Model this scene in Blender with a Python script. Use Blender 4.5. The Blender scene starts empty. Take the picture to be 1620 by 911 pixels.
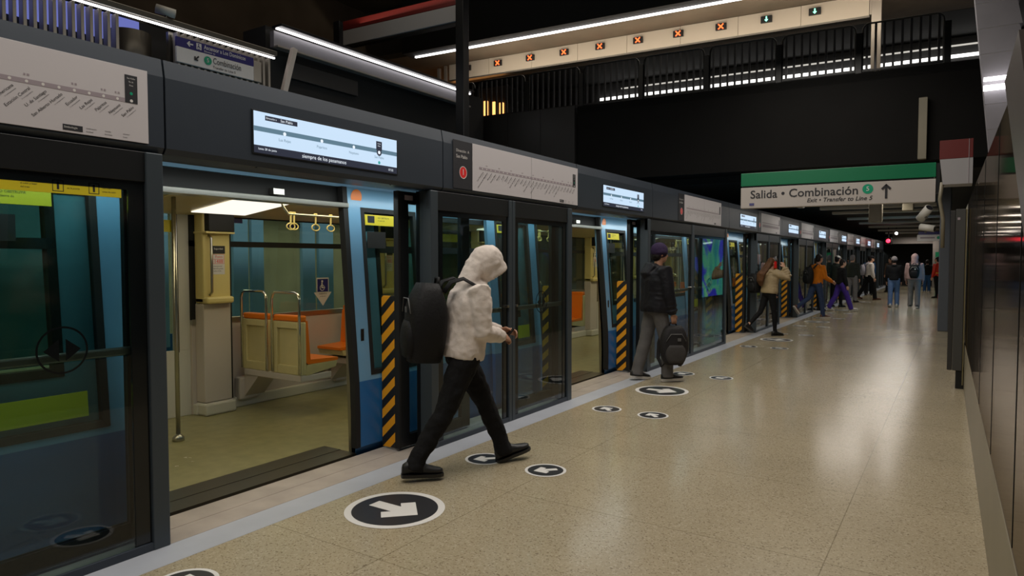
import bpy, bmesh, math, random
from mathutils import Vector, Matrix
random.seed(7)
S = bpy.context.scene
COL = S.collection
V = Vector
R = math.radians

# ---------------------------------------------------------------- camera, world, lights, exposure
cam = bpy.data.objects.new('camera', bpy.data.cameras.new('camera'))
COL.objects.link(cam)
cam.location = (0, 0, 1.6)
cam.rotation_euler = (R(90 - 2.377), 0, R(33.284))
cam.data.sensor_width = 36.0
cam.data.lens = 36.0 * 1070.3 / 1620.0
cam.data.clip_start = 0.02
S.camera = cam
w = bpy.data.worlds.new('world')
S.world = w
w.use_nodes = True
w.node_tree.nodes['Background'].inputs[0].default_value = (0.55, 0.6, 0.7, 1)
w.node_tree.nodes['Background'].inputs[1].default_value = 0.012
S.view_settings.view_transform = 'Standard'
S.view_settings.look = 'None'
S.view_settings.gamma = 1
S.view_settings.use_curve_mapping = False
S.view_settings.exposure = 0.0
S.cycles.transparent_max_bounces = 32


def area(name, loc, sx, sy, power, color, rot=(0, 0, 0), spread=180):
    l = bpy.data.lights.new(name, 'AREA')
    l.shape = 'RECTANGLE'
    l.size = sx
    l.size_y = sy
    l.energy = power
    l.color = color
    l.spread = R(spread)
    o = bpy.data.objects.new(name, l)
    COL.objects.link(o)
    o.location = loc
    o.rotation_euler = rot
    return o


WARM = (1.0, 0.86, 0.68)
NEUT = (1.0, 0.93, 0.84)
for i, (y, p) in enumerate(((-1.0, 34), (2.2, 42), (5.4, 46), (8.8, 46), (12.2, 34))):
    area('platform_lamp', (-2.2, y, 5.6), 2.4, 3.2, p * 2.2, NEUT)
for y in (17.5, 21.5, 25.5, 30, 35, 40, 45):
    area('platform_lamp', (-1.9, y, 2.95), 1.6, 0.3, 30, NEUT)
area('board_fill', (-6, 15.3, 7.35), 11, 0.2, 85, WARM, (R(35), 0, R(4.3)))  # added fill aimed at the signal board to brighten it
for y in range(-2, 50, 4):
    area('gap_fill', (-3.96, y + 2, 2.14), 0.05, 4, 10 if y < 14 else 5, (0.90, 1.0, 0.98), (0, R(16), 0))  # added light to brighten the train side behind the glass
area('opposite_car_lamp', (-8.7, 5.5, 2.3), 0.6, 8, 34, (1.0, 0.95, 0.75))
area('ceiling_fill', (-9, 7, 6.4), 2.5, 6, 80, WARM, (R(180), 0, 0))  # added unseen uplight that lifts the brown upper ceiling
area('bridge_ceiling_fill', (-5, 16.2, 6.5), 14, 0.3, 110, WARM, (R(180), 0, R(4.3)))  # added unseen uplight brightening the ceiling over the bridge
area('void_lamp', (-7.5, 7, 8.3), 3, 6, 60, (1.0, 0.9, 0.75))
area('track_fill', (-7.0, 5.5, 3.4), 0.3, 9, 20, (0.9, 1.0, 0.85))  # added dim light that gives the far train windows their olive tone
CARLIGHT = (1.0, 0.87, 0.50)

# ---------------------------------------------------------------- helpers
def nodes(m):
    m.use_nodes = True
    return m.node_tree.nodes, m.node_tree.links


def mat(name, c, rough=0.5, metal=0.0, spec=0.5, emit=None, es=0.0, bump=0.0, bscale=40.0, var=0.0, vscale=6.0):
    m = bpy.data.materials.new(name)
    N, L = nodes(m)
    b = N['Principled BSDF']
    b.inputs['Base Color'].default_value = (*c, 1)
    b.inputs['Roughness'].default_value = rough
    b.inputs['Metallic'].default_value = metal
    b.inputs['Specular IOR Level'].default_value = spec
    if emit:
        b.inputs['Emission Color'].default_value = (*emit, 1)
        b.inputs['Emission Strength'].default_value = es
    if var or bump:
        tc = N.new('ShaderNodeTexCoord')
        no = N.new('ShaderNodeTexNoise')
        L.new(tc.outputs['Object'], no.inputs['Vector'])
        no.inputs['Scale'].default_value = vscale if var else bscale
        no.inputs['Detail'].default_value = 4
        if var:
            r = N.new('ShaderNodeValToRGB')
            r.color_ramp.elements[0].position = 0.3
            r.color_ramp.elements[1].position = 0.7
            r.color_ramp.elements[0].color = (*[x * (1 - var) for x in c], 1)
            r.color_ramp.elements[1].color = (*[min(1, x * (1 + var)) for x in c], 1)
            L.new(no.outputs['Fac'], r.inputs[0])
            L.new(r.outputs[0], b.inputs['Base Color'])
        if bump:
            n2 = N.new('ShaderNodeTexNoise')
            n2.inputs['Scale'].default_value = bscale
            n2.inputs['Detail'].default_value = 3
            L.new(tc.outputs['Object'], n2.inputs['Vector'])
            bp = N.new('ShaderNodeBump')
            bp.inputs['Strength'].default_value = bump
            bp.inputs['Distance'].default_value = 0.01
            L.new(n2.outputs['Fac'], bp.inputs['Height'])
            L.new(bp.outputs[0], b.inputs['Normal'])
    return m


def emat(name, c, s):
    return mat(name, (0.02, 0.02, 0.02), 0.5, emit=c, es=s)


def glass(name, tint, refl=1.0, rough=0.02):
    m = bpy.data.materials.new(name)
    N, L = nodes(m)
    N.remove(N['Principled BSDF'])
    o = N['Material Output']
    t = N.new('ShaderNodeBsdfTransparent')
    t.inputs[0].default_value = (*tint, 1)
    g = N.new('ShaderNodeBsdfGlossy')
    g.inputs['Roughness'].default_value = rough
    f = N.new('ShaderNodeFresnel')
    f.inputs[0].default_value = 1.5
    mu = N.new('ShaderNodeMath')
    mu.operation = 'MULTIPLY'
    mu.inputs[1].default_value = refl
    mx = N.new('ShaderNodeMixShader')
    L.new(f.outputs[0], mu.inputs[0])
    ge = N.new('ShaderNodeNewGeometry')
    iv = N.new('ShaderNodeMath')
    iv.operation = 'SUBTRACT'
    iv.inputs[0].default_value = 1
    L.new(ge.outputs['Backfacing'], iv.inputs[1])
    m2 = N.new('ShaderNodeMath')
    m2.operation = 'MULTIPLY'
    m2.use_clamp = True
    L.new(mu.outputs[0], m2.inputs[0])
    L.new(iv.outputs[0], m2.inputs[1])
    L.new(m2.outputs[0], mx.inputs[0])
    L.new(t.outputs[0], mx.inputs[1])
    L.new(g.outputs[0], mx.inputs[2])
    L.new(mx.outputs[0], o.inputs[0])
    return m


WL = {}


class MB:
    def __init__(s, xf=None):
        s.b = bmesh.new()
        s.xf = xf

    def _add(s, vs):
        if s.xf:
            bmesh.ops.transform(s.b, matrix=s.xf, verts=vs)

    def box(s, x0, x1, y0, y1, z0, z1, bev=0.0, m=None):
        M = Matrix.Translation(((x0 + x1) / 2, (y0 + y1) / 2, (z0 + z1) / 2)) @ Matrix.Diagonal((abs(x1 - x0), abs(y1 - y0), abs(z1 - z0), 1))
        if m:
            M = m @ M
        r = bmesh.ops.create_cube(s.b, size=1, matrix=M)
        vs = r['verts']
        if bev:
            es = list({e for v in vs for e in v.link_edges})
            rr = bmesh.ops.bevel(s.b, geom=es, offset=bev, segments=2, affect='EDGES', profile=0.5)
            vs = list({v for f in rr['faces'] for v in f.verts} | {v for v in vs if v.is_valid})
        s._add(vs)
        return s

    def loft(s, rings, cap=True):
        bs = [[s.b.verts.new(p) for p in r] for r in rings]
        n = len(bs[0])
        for a, c in zip(bs[:-1], bs[1:]):
            for i in range(n):
                s.b.faces.new((a[i], a[(i + 1) % n], c[(i + 1) % n], c[i]))
        if cap:
            s.b.faces.new(bs[0][::-1])
            s.b.faces.new(bs[-1])
        s._add([v for r in bs for v in r])
        return s

    def prism(s, pts, d):
        d = V(d)
        pts = [V(p) for p in pts]
        return s.loft([pts, [p + d for p in pts]])

    def tube(s, pts, r, n=10, side=None, flat=1.0):
        pts = [V(p) for p in pts]
        rr = r if isinstance(r, (list, tuple)) else [r] * len(pts)
        rings = []
        u = None
        for i, p in enumerate(pts):
            t = (pts[min(i + 1, len(pts) - 1)] - pts[max(i - 1, 0)]).normalized()
            if u is None:
                a = V(side) if side else (V((0, 0, 1)) if abs(t.z) < 0.9 else V((1, 0, 0)))
                u = (a - t * a.dot(t)).normalized()
            else:
                u = (u - t * u.dot(t)).normalized()
            v = t.cross(u)
            rings.append([p + (u * math.cos(k * 2 * math.pi / n) + v * math.sin(k * 2 * math.pi / n) * flat) * rr[i] for k in range(n)])
        return s.loft(rings)

    def cyl(s, p0, p1, r, n=20):
        return s.tube([p0, p1], r, n)

    def ball(s, c, r, m=None, sub=2):
        rx = r if isinstance(r, (tuple, list)) else (r, r, r)
        M = Matrix.Translation(V(c)) @ (m.to_4x4() if m else Matrix()) @ Matrix.Diagonal((*rx, 1))
        q = bmesh.ops.create_icosphere(s.b, subdivisions=sub, radius=1, matrix=M)
        s._add(q['verts'])
        return s

    def disc(s, c, r, nrm, n=48, r2=None):
        nrm = V(nrm).normalized()
        a = V((0, 0, 1)) if abs(nrm.z) < 0.9 else V((1, 0, 0))
        u = a.cross(nrm).normalized()
        v = nrm.cross(u)
        c = V(c)
        P = lambda q: [s.b.verts.new(c + (u * math.cos(k * 2 * math.pi / n) + v * math.sin(k * 2 * math.pi / n)) * q) for k in range(n)]
        o = P(r)
        vs = o
        if r2:
            i = P(r2)
            for k in range(n):
                s.b.faces.new((o[k], o[(k + 1) % n], i[(k + 1) % n], i[k]))
            vs = o + i
        else:
            s.b.faces.new(o)
        s._add(vs)
        return s

    def poly(s, pts):
        vs = [s.b.verts.new(V(p)) for p in pts]
        s.b.faces.new(vs)
        s._add(vs)
        return s

    def build(s, name, m, parent=None, smooth=False):
        me = bpy.data.meshes.new(name)
        bmesh.ops.recalc_face_normals(s.b, faces=s.b.faces)
        if parent is not None:
            bmesh.ops.translate(s.b, verts=s.b.verts, vec=-WL[parent.name])
        s.b.to_mesh(me)
        s.b.free()
        return link(name, me, m, parent, smooth)


def link(name, me, m, parent=None, smooth=False):
    me.materials.clear()
    me.materials.append(m)
    if smooth:
        for p in me.polygons:
            p.use_smooth = True
    o = bpy.data.objects.new(name, me)
    COL.objects.link(o)
    if parent is not None:
        o.parent = parent
        WL[o.name] = WL[parent.name]
    else:
        WL[o.name] = V((0, 0, 0))
    return o


def tag(o, label=None, cat=None, group=None, kind=None):
    if label:
        o['label'] = label
    if cat:
        o['category'] = cat
    if group:
        o['group'] = group
    if kind:
        o['kind'] = kind
    return o


def root(name, loc, label, cat, group=None):
    o = bpy.data.objects.new(name, None)
    o.empty_display_size = 0.1
    COL.objects.link(o)
    o.location = loc
    WL[o.name] = V(loc)
    return tag(o, label, cat, group)


def struct(name, mb, m, smooth=False):
    return tag(mb.build(name, m, None, smooth), kind='structure')


def dup(o, delta, label=None, parent=None, group=None):
    c = o.copy()
    COL.objects.link(c)
    if parent is not None:
        c.parent = parent
    else:
        c.location = V(o.location) + V(delta)
    if label:
        c['label'] = label
    if group:
        c['group'] = group
    for ch in o.children:
        dup(ch, (0, 0, 0), None, c)
    return c


FX = Matrix(((0, 0, 1), (1, 0, 0), (0, 1, 0)))        # lettering on a wall that faces +x
FY = Matrix(((1, 0, 0), (0, 0, -1), (0, 1, 0)))       # lettering on a wall that faces -y


def text(name, s, loc, size, m, parent, rot=FX, ang=0.0, al='LEFT', ext=0.0006, bold=0.0, sx=1.0, shear=0.0, xf=None):
    cu = bpy.data.curves.new('t', 'FONT')
    cu.body = s
    cu.size = size
    cu.extrude = ext
    cu.offset = bold * size
    cu.align_x = al
    cu.align_y = 'CENTER'
    cu.shear = shear
    cu.resolution_u = 3
    ob = bpy.data.objects.new('t', cu)
    COL.objects.link(ob)
    dg = bpy.context.evaluated_depsgraph_get()
    me = bpy.data.meshes.new_from_object(ob.evaluated_get(dg))
    bpy.data.objects.remove(ob)
    bpy.data.curves.remove(cu)
    M = Matrix.Translation(V(loc)) @ rot.to_4x4() @ Matrix.Rotation(ang, 4, 'Z') @ Matrix.Diagonal((sx, 1, 1, 1))
    if xf:
        M = xf @ M
    me.transform(Matrix.Translation(-WL[parent.name]) @ M)
    me.name = name
    return link(name, me, m, parent)


def fitx(o, width):
    """stretch a lettering mesh along its own longest axis to a given width"""
    vs = o.data.vertices
    a = V([min(v.co[i] for v in vs) for i in range(3)])
    b = V([max(v.co[i] for v in vs) for i in range(3)])
    d = b - a
    f = width / math.hypot(d.x, d.y)
    for v in vs:
        v.co.x = a.x + (v.co.x - a.x) * f if True else v.co.x
        v.co.y = a.y + (v.co.y - a.y) * f
    return o


def lines_text(name, items, m, parent, xf=None):
    """several short strings of one notice as one lettering mesh: (string, loc, size, ang, align, rot)"""
    if 1 < len(items) <= 7:
        for it in items:
            lines_text(name, [it], m, parent, xf)
        return
    bm = bmesh.new()
    for s, loc, size, ang, al, rot in items:
        cu = bpy.data.curves.new('t', 'FONT')
        cu.body = s
        cu.size = size
        cu.align_x = al
        cu.align_y = 'CENTER'
        cu.resolution_u = 2
        ob = bpy.data.objects.new('t', cu)
        COL.objects.link(ob)
        dg = bpy.context.evaluated_depsgraph_get()
        me = bpy.data.meshes.new_from_object(ob.evaluated_get(dg))
        bpy.data.objects.remove(ob)
        bpy.data.curves.remove(cu)
        M = Matrix.Translation(V(loc)) @ rot.to_4x4() @ Matrix.Rotation(ang, 4, 'Z')
        if xf:
            M = xf @ M
        me.transform(Matrix.Translation(-WL[parent.name]) @ M)
        bm.from_mesh(me)
        bpy.data.meshes.remove(me)
    me = bpy.data.meshes.new(name)
    bm.to_mesh(me)
    bm.free()
    return link(name, me, m, parent)


# ---------------------------------------------------------------- materials
def floor_mat():
    m = bpy.data.materials.new('terrazzo')
    N, L = nodes(m)
    b = N['Principled BSDF']
    tc = N.new('ShaderNodeTexCoord')
    vo = N.new('ShaderNodeTexVoronoi')
    vo.inputs['Scale'].default_value = 120
    L.new(tc.outputs['Object'], vo.inputs['Vector'])
    r = N.new('ShaderNodeValToRGB')
    r.color_ramp.interpolation = 'LINEAR'
    e = r.color_ramp.elements
    e[0].color = (0.20, 0.155, 0.10, 1)
    e[1].color = (0.47, 0.41, 0.30, 1)
    for p, c in ((0.08, (0.31, 0.255, 0.165)), (0.2, (0.365, 0.308, 0.205)), (0.85, (0.395, 0.335, 0.228))):
        q = e.new(p)
        q.color = (*c, 1)
    sp = N.new('ShaderNodeSeparateColor')
    L.new(vo.outputs['Color'], sp.inputs[0])
    L.new(sp.outputs[0], r.inputs[0])
    no = N.new('ShaderNodeTexNoise')
    no.inputs['Scale'].default_value = 1.3
    no.inputs['Detail'].default_value = 6
    L.new(tc.outputs['Object'], no.inputs['Vector'])
    mr = N.new('ShaderNodeMapRange')
    mr.inputs[3].default_value = 0.86
    mr.inputs[4].default_value = 1.12
    L.new(no.outputs['Fac'], mr.inputs[0])
    mp = N.new('ShaderNodeMapping')
    mp.inputs['Location'].default_value = (0.55, -0.06, 0)
    L.new(tc.outputs['Object'], mp.inputs[0])
    br = N.new('ShaderNodeTexBrick')
    br.offset = 0
    br.inputs['Scale'].default_value = 1
    br.inputs['Brick Width'].default_value = 2.0
    br.inputs['Row Height'].default_value = 1.26
    br.inputs['Mortar Size'].default_value = 0.0035
    br.inputs['Mortar Smooth'].default_value = 0.3
    br.inputs['Color1'].default_value = (1, 1, 1, 1)
    br.inputs['Color2'].default_value = (0.96, 0.96, 0.96, 1)
    br.inputs['Mortar'].default_value = (0.62, 0.6, 0.56, 1)
    L.new(mp.outputs[0], br.inputs['Vector'])
    m1 = N.new('ShaderNodeMix')
    m1.data_type = 'RGBA'
    m1.blend_type = 'MULTIPLY'
    m1.inputs[0].default_value = 1
    L.new(r.outputs[0], m1.inputs[6])
    L.new(br.outputs['Color'], m1.inputs[7])
    m2 = N.new('ShaderNodeMix')
    m2.data_type = 'RGBA'
    m2.blend_type = 'MULTIPLY'
    m2.inputs[0].default_value = 1
    L.new(m1.outputs[2], m2.inputs[6])
    L.new(mr.outputs[0], m2.inputs[7])
    L.new(m2.outputs[2], b.inputs['Base Color'])
    b.inputs['Roughness'].default_value = 0.19
    b.inputs['Specular IOR Level'].default_value = 0.42
    return m


def stripe_mat():
    m = bpy.data.materials.new('hazard_stripes')
    N, L = nodes(m)
    b = N['Principled BSDF']
    tc = N.new('ShaderNodeTexCoord')
    sx = N.new('ShaderNodeSeparateXYZ')
    L.new(tc.outputs['Object'], sx.inputs[0])
    a = N.new('ShaderNodeMath')
    a.operation = 'MULTIPLY'
    a.inputs[1].default_value = 0.95
    L.new(sx.outputs[0], a.inputs[0])
    s = N.new('ShaderNodeMath')
    s.operation = 'SUBTRACT'
    L.new(sx.outputs[2], s.inputs[0])
    L.new(a.outputs[0], s.inputs[1])
    d = N.new('ShaderNodeMath')
    d.operation = 'DIVIDE'
    d.inputs[1].default_value = 0.158
    L.new(s.outputs[0], d.inputs[0])
    f = N.new('ShaderNodeMath')
    f.operation = 'FRACT'
    L.new(d.outputs[0], f.inputs[0])
    g = N.new('ShaderNodeMath')
    g.operation = 'GREATER_THAN'
    g.inputs[1].default_value = 0.5
    L.new(f.outputs[0], g.inputs[0])
    mx = N.new('ShaderNodeMix')
    mx.data_type = 'RGBA'
    mx.inputs[6].default_value = (0.012, 0.012, 0.012, 1)
    mx.inputs[7].default_value = (0.85, 0.36, 0.01, 1)
    L.new(g.outputs[0], mx.inputs[0])
    L.new(mx.outputs[2], b.inputs['Base Color'])
    b.inputs['Roughness'].default_value = 0.45
    return m


def advert_mat():  # glowing print of the backlit advert
    m = bpy.data.materials.new('advert_print')
    N, L = nodes(m)
    b = N['Principled BSDF']
    tc = N.new('ShaderNodeTexCoord')
    no = N.new('ShaderNodeTexNoise')
    no.inputs['Scale'].default_value = 0.7
    no.inputs['Detail'].default_value = 1.5
    no.inputs['Distortion'].default_value = 1.0
    L.new(tc.outputs['Object'], no.inputs['Vector'])
    r = N.new('ShaderNodeValToRGB')
    e = r.color_ramp.elements
    e[0].position = 0.33
    e[0].color = (0.02, 0.30, 0.33, 1)
    e[1].position = 0.74
    e[1].color = (0.05, 0.55, 0.42, 1)
    for p, c in ((0.44, (0.10, 0.55, 0.30)), (0.49, (0.03, 0.03, 0.60)), (0.56, (0.05, 0.06, 0.70)), (0.60, (0.15, 0.62, 0.30))):
        q = e.new(p)
        q.color = (*c, 1)
    L.new(no.outputs['Fac'], r.inputs[0])
    L.new(r.outputs[0], b.inputs['Base Color'])
    L.new(r.outputs[0], b.inputs['Emission Color'])
    b.inputs['Emission Strength'].default_value = 0.65
    b.inputs['Roughness'].default_value = 0.3
    return m


def mirror_mat():
    m = bpy.data.materials.new('polished_stone')
    N, L = nodes(m)
    b = N['Principled BSDF']
    b.inputs['Base Color'].default_value = (0.03, 0.026, 0.022, 1)
    b.inputs['Roughness'].default_value = 0.5
    b.inputs['Specular IOR Level'].default_value = 0.0
    g = N.new('ShaderNodeBsdfGlossy')
    g.inputs['Color'].default_value = (0.40, 0.36, 0.32, 1)
    g.inputs['Roughness'].default_value = 0.07
    mx = N.new('ShaderNodeMixShader')
    mx.inputs[0].default_value = 0.85
    L.new(b.outputs[0], mx.inputs[1])
    L.new(g.outputs[0], mx.inputs[2])
    L.new(mx.outputs[0], N['Material Output'].inputs[0])
    return m


TERR = floor_mat()
STRIPE = stripe_mat()
M = dict(
    edge=mat('grey_edge_paint', (0.40, 0.42, 0.47), 0.45, var=0.06, vscale=3),
    sill=mat('sill_plate', (0.36, 0.31, 0.27), 0.5, var=0.12, vscale=5),
    pit=mat('pit', (0.004, 0.004, 0.004), 0.9),
    frame=mat('slate_metal', (0.034, 0.044, 0.060), 0.42, metal=0.2, var=0.05, vscale=2),
    post=mat('post_metal', (0.048, 0.062, 0.075), 0.4, metal=0.2),
    black=mat('black_paint', (0.006, 0.007, 0.008), 0.4),
    frit=mat('black_frit', (0.006, 0.008, 0.009), 0.12),
    rubber=mat('rubber', (0.006, 0.006, 0.006), 0.7),
    steel=mat('brushed_steel', (0.45, 0.44, 0.40), 0.28, metal=1.0),
    dsteel=mat('dark_steel', (0.16, 0.15, 0.13), 0.35, metal=0.9),
    chrome=mat('chrome', (0.7, 0.68, 0.62), 0.12, metal=1.0),
    white=mat('white_panel', (0.72, 0.70, 0.70), 0.35),
    paper=mat('white_print', (0.58, 0.55, 0.57), 0.4),
    dark=mat('dark_print', (0.02, 0.02, 0.025), 0.5),
    greyprint=mat('grey_print', (0.33, 0.28, 0.31), 0.5),
    red=mat('red_panel', (0.30, 0.016, 0.012), 0.35),
    redc=mat('red_disc', (0.75, 0.02, 0.02), 0.4),
    green=mat('green_panel', (0.0, 0.16, 0.065), 0.35),
    greenc=mat('green_disc', (0.0, 0.32, 0.17), 0.4),
    navy=mat('navy_panel', (0.02, 0.015, 0.16), 0.4),
    yellow=mat('yellow_sticker', (0.72, 0.60, 0.02), 0.45),
    disc=mat('decal_dark', (0.028, 0.028, 0.032), 0.3),
    dwhite=mat('decal_white', (0.70, 0.68, 0.66), 0.4),
    blue=mat('train_light_blue', (0.17, 0.36, 0.55), 0.3, var=0.05, vscale=2),
    blue2=mat('train_deep_blue', (0.02, 0.14, 0.38), 0.32),
    orange=mat('orange_seat', (0.85, 0.20, 0.008), 0.35),
    beige=mat('beige_shell', (0.60, 0.52, 0.27), 0.4, var=0.1, vscale=3),
    cream=mat('cream_shell', (0.72, 0.60, 0.25), 0.38),
    pinkw=mat('inner_panel', (0.56, 0.50, 0.47), 0.4),
    ceilt=mat('train_ceiling', (0.62, 0.53, 0.30), 0.45),
    tfloor=mat('train_floor', (0.29, 0.265, 0.13), 0.28, var=0.14, vscale=9),
    glassL=glass('screen_glass_tint', (0.80, 0.90, 0.90), 1.5),
    glassT=glass('train_glass', (0.85, 0.90, 0.84), 1.5),
    glassF=glass('clear_glass', (0.85, 0.88, 0.86), 1.0),
    mirror=mirror_mat(),
    stone=mat('beige_stone', (0.20, 0.175, 0.12), 0.4, var=0.08, vscale=2),
    tile=mat('grey_tile', (0.23, 0.22, 0.24), 0.4, var=0.08, vscale=3),
    fascia=mat('black_fascia', (0.006, 0.0055, 0.005), 0.8, spec=0.2, var=0.1, vscale=2),
    fascia2=mat('grey_fascia', (0.032, 0.031, 0.030), 0.4),
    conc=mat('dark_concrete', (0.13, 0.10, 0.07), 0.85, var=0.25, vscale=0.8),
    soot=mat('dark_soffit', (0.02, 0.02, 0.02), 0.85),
    fin=mat('metal_fin', (0.42, 0.38, 0.33), 0.4, metal=0.5),
    farwall=mat('far_wall', (0.22, 0.19, 0.17), 0.6),
    tunnel=mat('tunnel_wall', (0.36, 0.34, 0.25), 0.7, var=0.2, vscale=1.2),
    slat=mat('pale_slat', (0.62, 0.60, 0.55), 0.5),
    lamp=emat('lamp_white', (1.0, 0.95, 0.93), 9.0),
    lampw=emat('lamp_warm', (1.0, 0.93, 0.80), 1.15),
    led=emat('led_strip', (1.0, 0.96, 0.96), 4.0),
    screen=emat('screen_lit', (0.62, 0.80, 1.0), 0.95),
    screenbar=emat('screen_bar', (0.10, 0.19, 0.26), 1.0),
    screendk=emat('screen_dark', (0.01, 0.015, 0.035), 1.0),
    screentx=emat('screen_text', (0.85, 0.92, 1.0), 1.0),
    redx=emat('lane_red', (1.0, 0.10, 0.02), 4.0),
    greenx=emat('lane_green', (0.25, 1.0, 0.6), 3.0),
    amber=emat('amber_lit', (1.0, 0.42, 0.12), 2.2),
    sky=emat('dusk_window', (0.17, 0.20, 0.60), 0.75),
    adprint=advert_mat(),
    slatgrey=mat('slat_grey', (0.05, 0.05, 0.055), 0.4, metal=0.3),
    lamps=emat('lamp_soft', (1.0, 0.95, 0.85), 0.6),
    lampm=emat('lamp_mid', (1.0, 0.97, 0.92), 3.0),
)

# ---------------------------------------------------------------- setting
Y0, Y1 = -4.0, 52.0
struct('floor', MB().box(-3.43, 3.0, Y0, Y1, -0.2, 0.0), TERR)
struct('trim_1', MB().box(-3.665, -3.43, Y0, Y1, -0.2, 0.001), M['edge'])
struct('trim_2', MB().box(-4.07, -3.872, Y0, Y1, -0.2, 0.0).box(-3.868, -3.67, Y0, Y1, -0.2, 0.0).box(-4.06, -3.665, Y0, Y1, -0.2, -0.006), M['sill'])
struct('floor_track', MB().box(-9.6, -4.07, Y0, Y1, -1.5, -1.3), M['pit'])


def wx(y):
    return 0.225 - 0.0113 * y


def wallprism(y0, y1, z0, z1, off=0.0, th=0.4):
    return MB().loft([[V((wx(y) - off, y, z0)), V((wx(y) + th, y, z0)), V((wx(y) + th, y, z1)), V((wx(y) - off, y, z1))] for y in (y0, y1)])


struct('wall_right', wallprism(-4, 10.3, 0.55, 2.32), M['mirror'])
struct('baseboard_right', wallprism(-4, 10.3, 0.0, 0.548, 0.004), M['stone'])
struct('wall_right_far', wallprism(10.42, 52, 0.0, 2.32, 0.0), M['stone'])
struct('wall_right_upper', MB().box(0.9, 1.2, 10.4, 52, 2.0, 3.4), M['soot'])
wj = MB()
for y in (1.7, 3.0, 4.4, 5.9, 7.4, 8.9):
    wj.loft([[V((wx(y) - 0.002, q, 0.56)), V((wx(y) + 0.01, q, 0.56)), V((wx(y) + 0.01, q, 2.31)), V((wx(y) - 0.002, q, 2.31))] for q in (y, y + 0.006)])
struct('trim_3', wj, M['black'])
struct('wall_back', MB().box(-10, 3, -4.3, -4.0, -1.3, 9), M['soot'])
struct('wall_left', MB().box(-9.9, -9.65, Y0, Y1, -1.4, 3.6), M['tunnel'])
struct('wall_upper_left', MB().box(-15.2, -15.0, Y0, 20, 3.6, 10), M['conc'])
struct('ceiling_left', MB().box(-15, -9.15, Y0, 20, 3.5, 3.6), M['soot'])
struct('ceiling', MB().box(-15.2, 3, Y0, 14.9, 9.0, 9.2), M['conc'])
beams = MB()
for y in (1.0, 4.5, 8.0, 11.5):
    beams.box(-15, 3, y, y + 0.45, 8.5, 9.0)
struct('ceiling_beams', beams, M['soot'])
struct('ceiling_far', MB().box(-9.6, 1.2, 15.6, Y1, 3.35, 3.5), M['soot'])
struct('wall_end', MB().box(-3.2, 1.2, 46, 46.3, 2.55, 3.4).box(-1.15, -0.85, 45.7, 46, 0, 3.3), M['farwall'])
struct('wall_end_back', MB().box(-9.6, 1.2, 49.0, 49.3, -1.3, 3.4), M['soot'])
struct('door_1', MB().box(-1.02, -0.55, 45.62, 45.68, 0, 2.05), M['green'])

# the crossing bridge above the platform, turned a little against the track
BX = Matrix.Translation((-12, 14, 0.1)) @ Matrix.Rotation(R(4.3), 4, 'Z') @ Matrix.Translation((12, -14, 0))
struct('wall_bridge', MB(BX).box(-7.55, 0.95, 14.0, 14.2, 3.36, 5.12).box(-16, 3, 14.2, 19.5, 3.4, 3.55), M['fascia'])
fl = MB(BX)
for i in range(6):
    fl.box(-7.57 - (i + 1) * 0.9, -7.57 - i * 0.9 - 0.008, 13.9, 14.15, 3.6, 5.12)
struct('wall_bridge_left', fl, M['fascia2'])
rr_ = MB(BX).box(1.0, 32, 14.0, 14.2, 3.36, 5.12)
for k in range(150):
    rr_.box(1.2 + k * 0.2, 1.25 + k * 0.2, 14.03, 14.07, 5.1, 6.03)
rr_.box(1.0, 32, 14.03, 14.07, 6.03, 6.06)
struct('wall_bridge_right', rr_, M['black'])
struct('floor_bridge', MB(BX).box(-16, 3, 14.0, 21, 4.95, 5.1), M['soot'])
struct('ceiling_bridge', MB(BX).box(-16, 32, 15.2, 18.6, 7.45, 7.6), M['conc'])
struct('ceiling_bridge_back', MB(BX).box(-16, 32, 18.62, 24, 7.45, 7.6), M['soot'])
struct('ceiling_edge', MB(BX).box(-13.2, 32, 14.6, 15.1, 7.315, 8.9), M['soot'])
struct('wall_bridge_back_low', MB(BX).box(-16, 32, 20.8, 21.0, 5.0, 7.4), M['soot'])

o = MB(BX).box(-13.0, 32.0, 14.93, 14.99, 7.27, 7.31).build('light_strip', M['led'])
tag(o, 'long bright white light strip along the ceiling edge above the bridge', 'light strip')
o = MB(BX).box(-8.9, 32, 20.7, 20.78, 7.16, 7.185).build('light_strip', M['lamps'])
tag(o, 'thin upper light line behind the black bridge railing', 'light strip')
o = MB(BX).box(-9.7, 32, 20.66, 20.78, 6.86, 6.92).build('light_strip', M['lampm'])
tag(o, 'thick lower light line behind the black bridge railing', 'light strip')

# ---------------------------------------------------------------- bridge railing, lane signals
def railing(x0, x1, label):
    t = root('railing_panel', (x0, 14.05, 5.1), label, 'railing', 'black railing panels along the bridge')
    z0, z1 = 5.12, 6.05
    r = 0.12
    pts = [(x0, 14.05, z0)]
    for k in range(5):
        a = math.pi - k * math.pi / 8
        pts.append((x0 + r + r * math.cos(a), 14.05, z1 - r + r * math.sin(a)))
    for k in range(5):
        a = math.pi / 2 - k * math.pi / 8
        pts.append((x1 - r + r * math.cos(a), 14.05, z1 - r + r * math.sin(a)))
    pts.append((x1, 14.05, z0))
    MB().tube(pts, 0.018, 8).box(x0, x1, 14.03, 14.07, z0 + 0.02, z0 + 0.05).build('frame', M['black'], t)
    n = 9
    for k in range(n):
        x = x0 + (x1 - x0) * (k + 0.5) / n
        MB().box(x - 0.022, x + 0.022, 14.035, 14.065, z0 + 0.04, z1 - 0.02, 0.004).build('slat', M['slatgrey'], t)
    MB().box(x1 + 0.005, x1 + 0.115, 14.0, 14.1, 5.1, 5.88, 0.006).build('post', M['black'], t)
    for c in [t]:
        c.matrix_world = BX @ Matrix.Translation(t.location)
    return t


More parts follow.
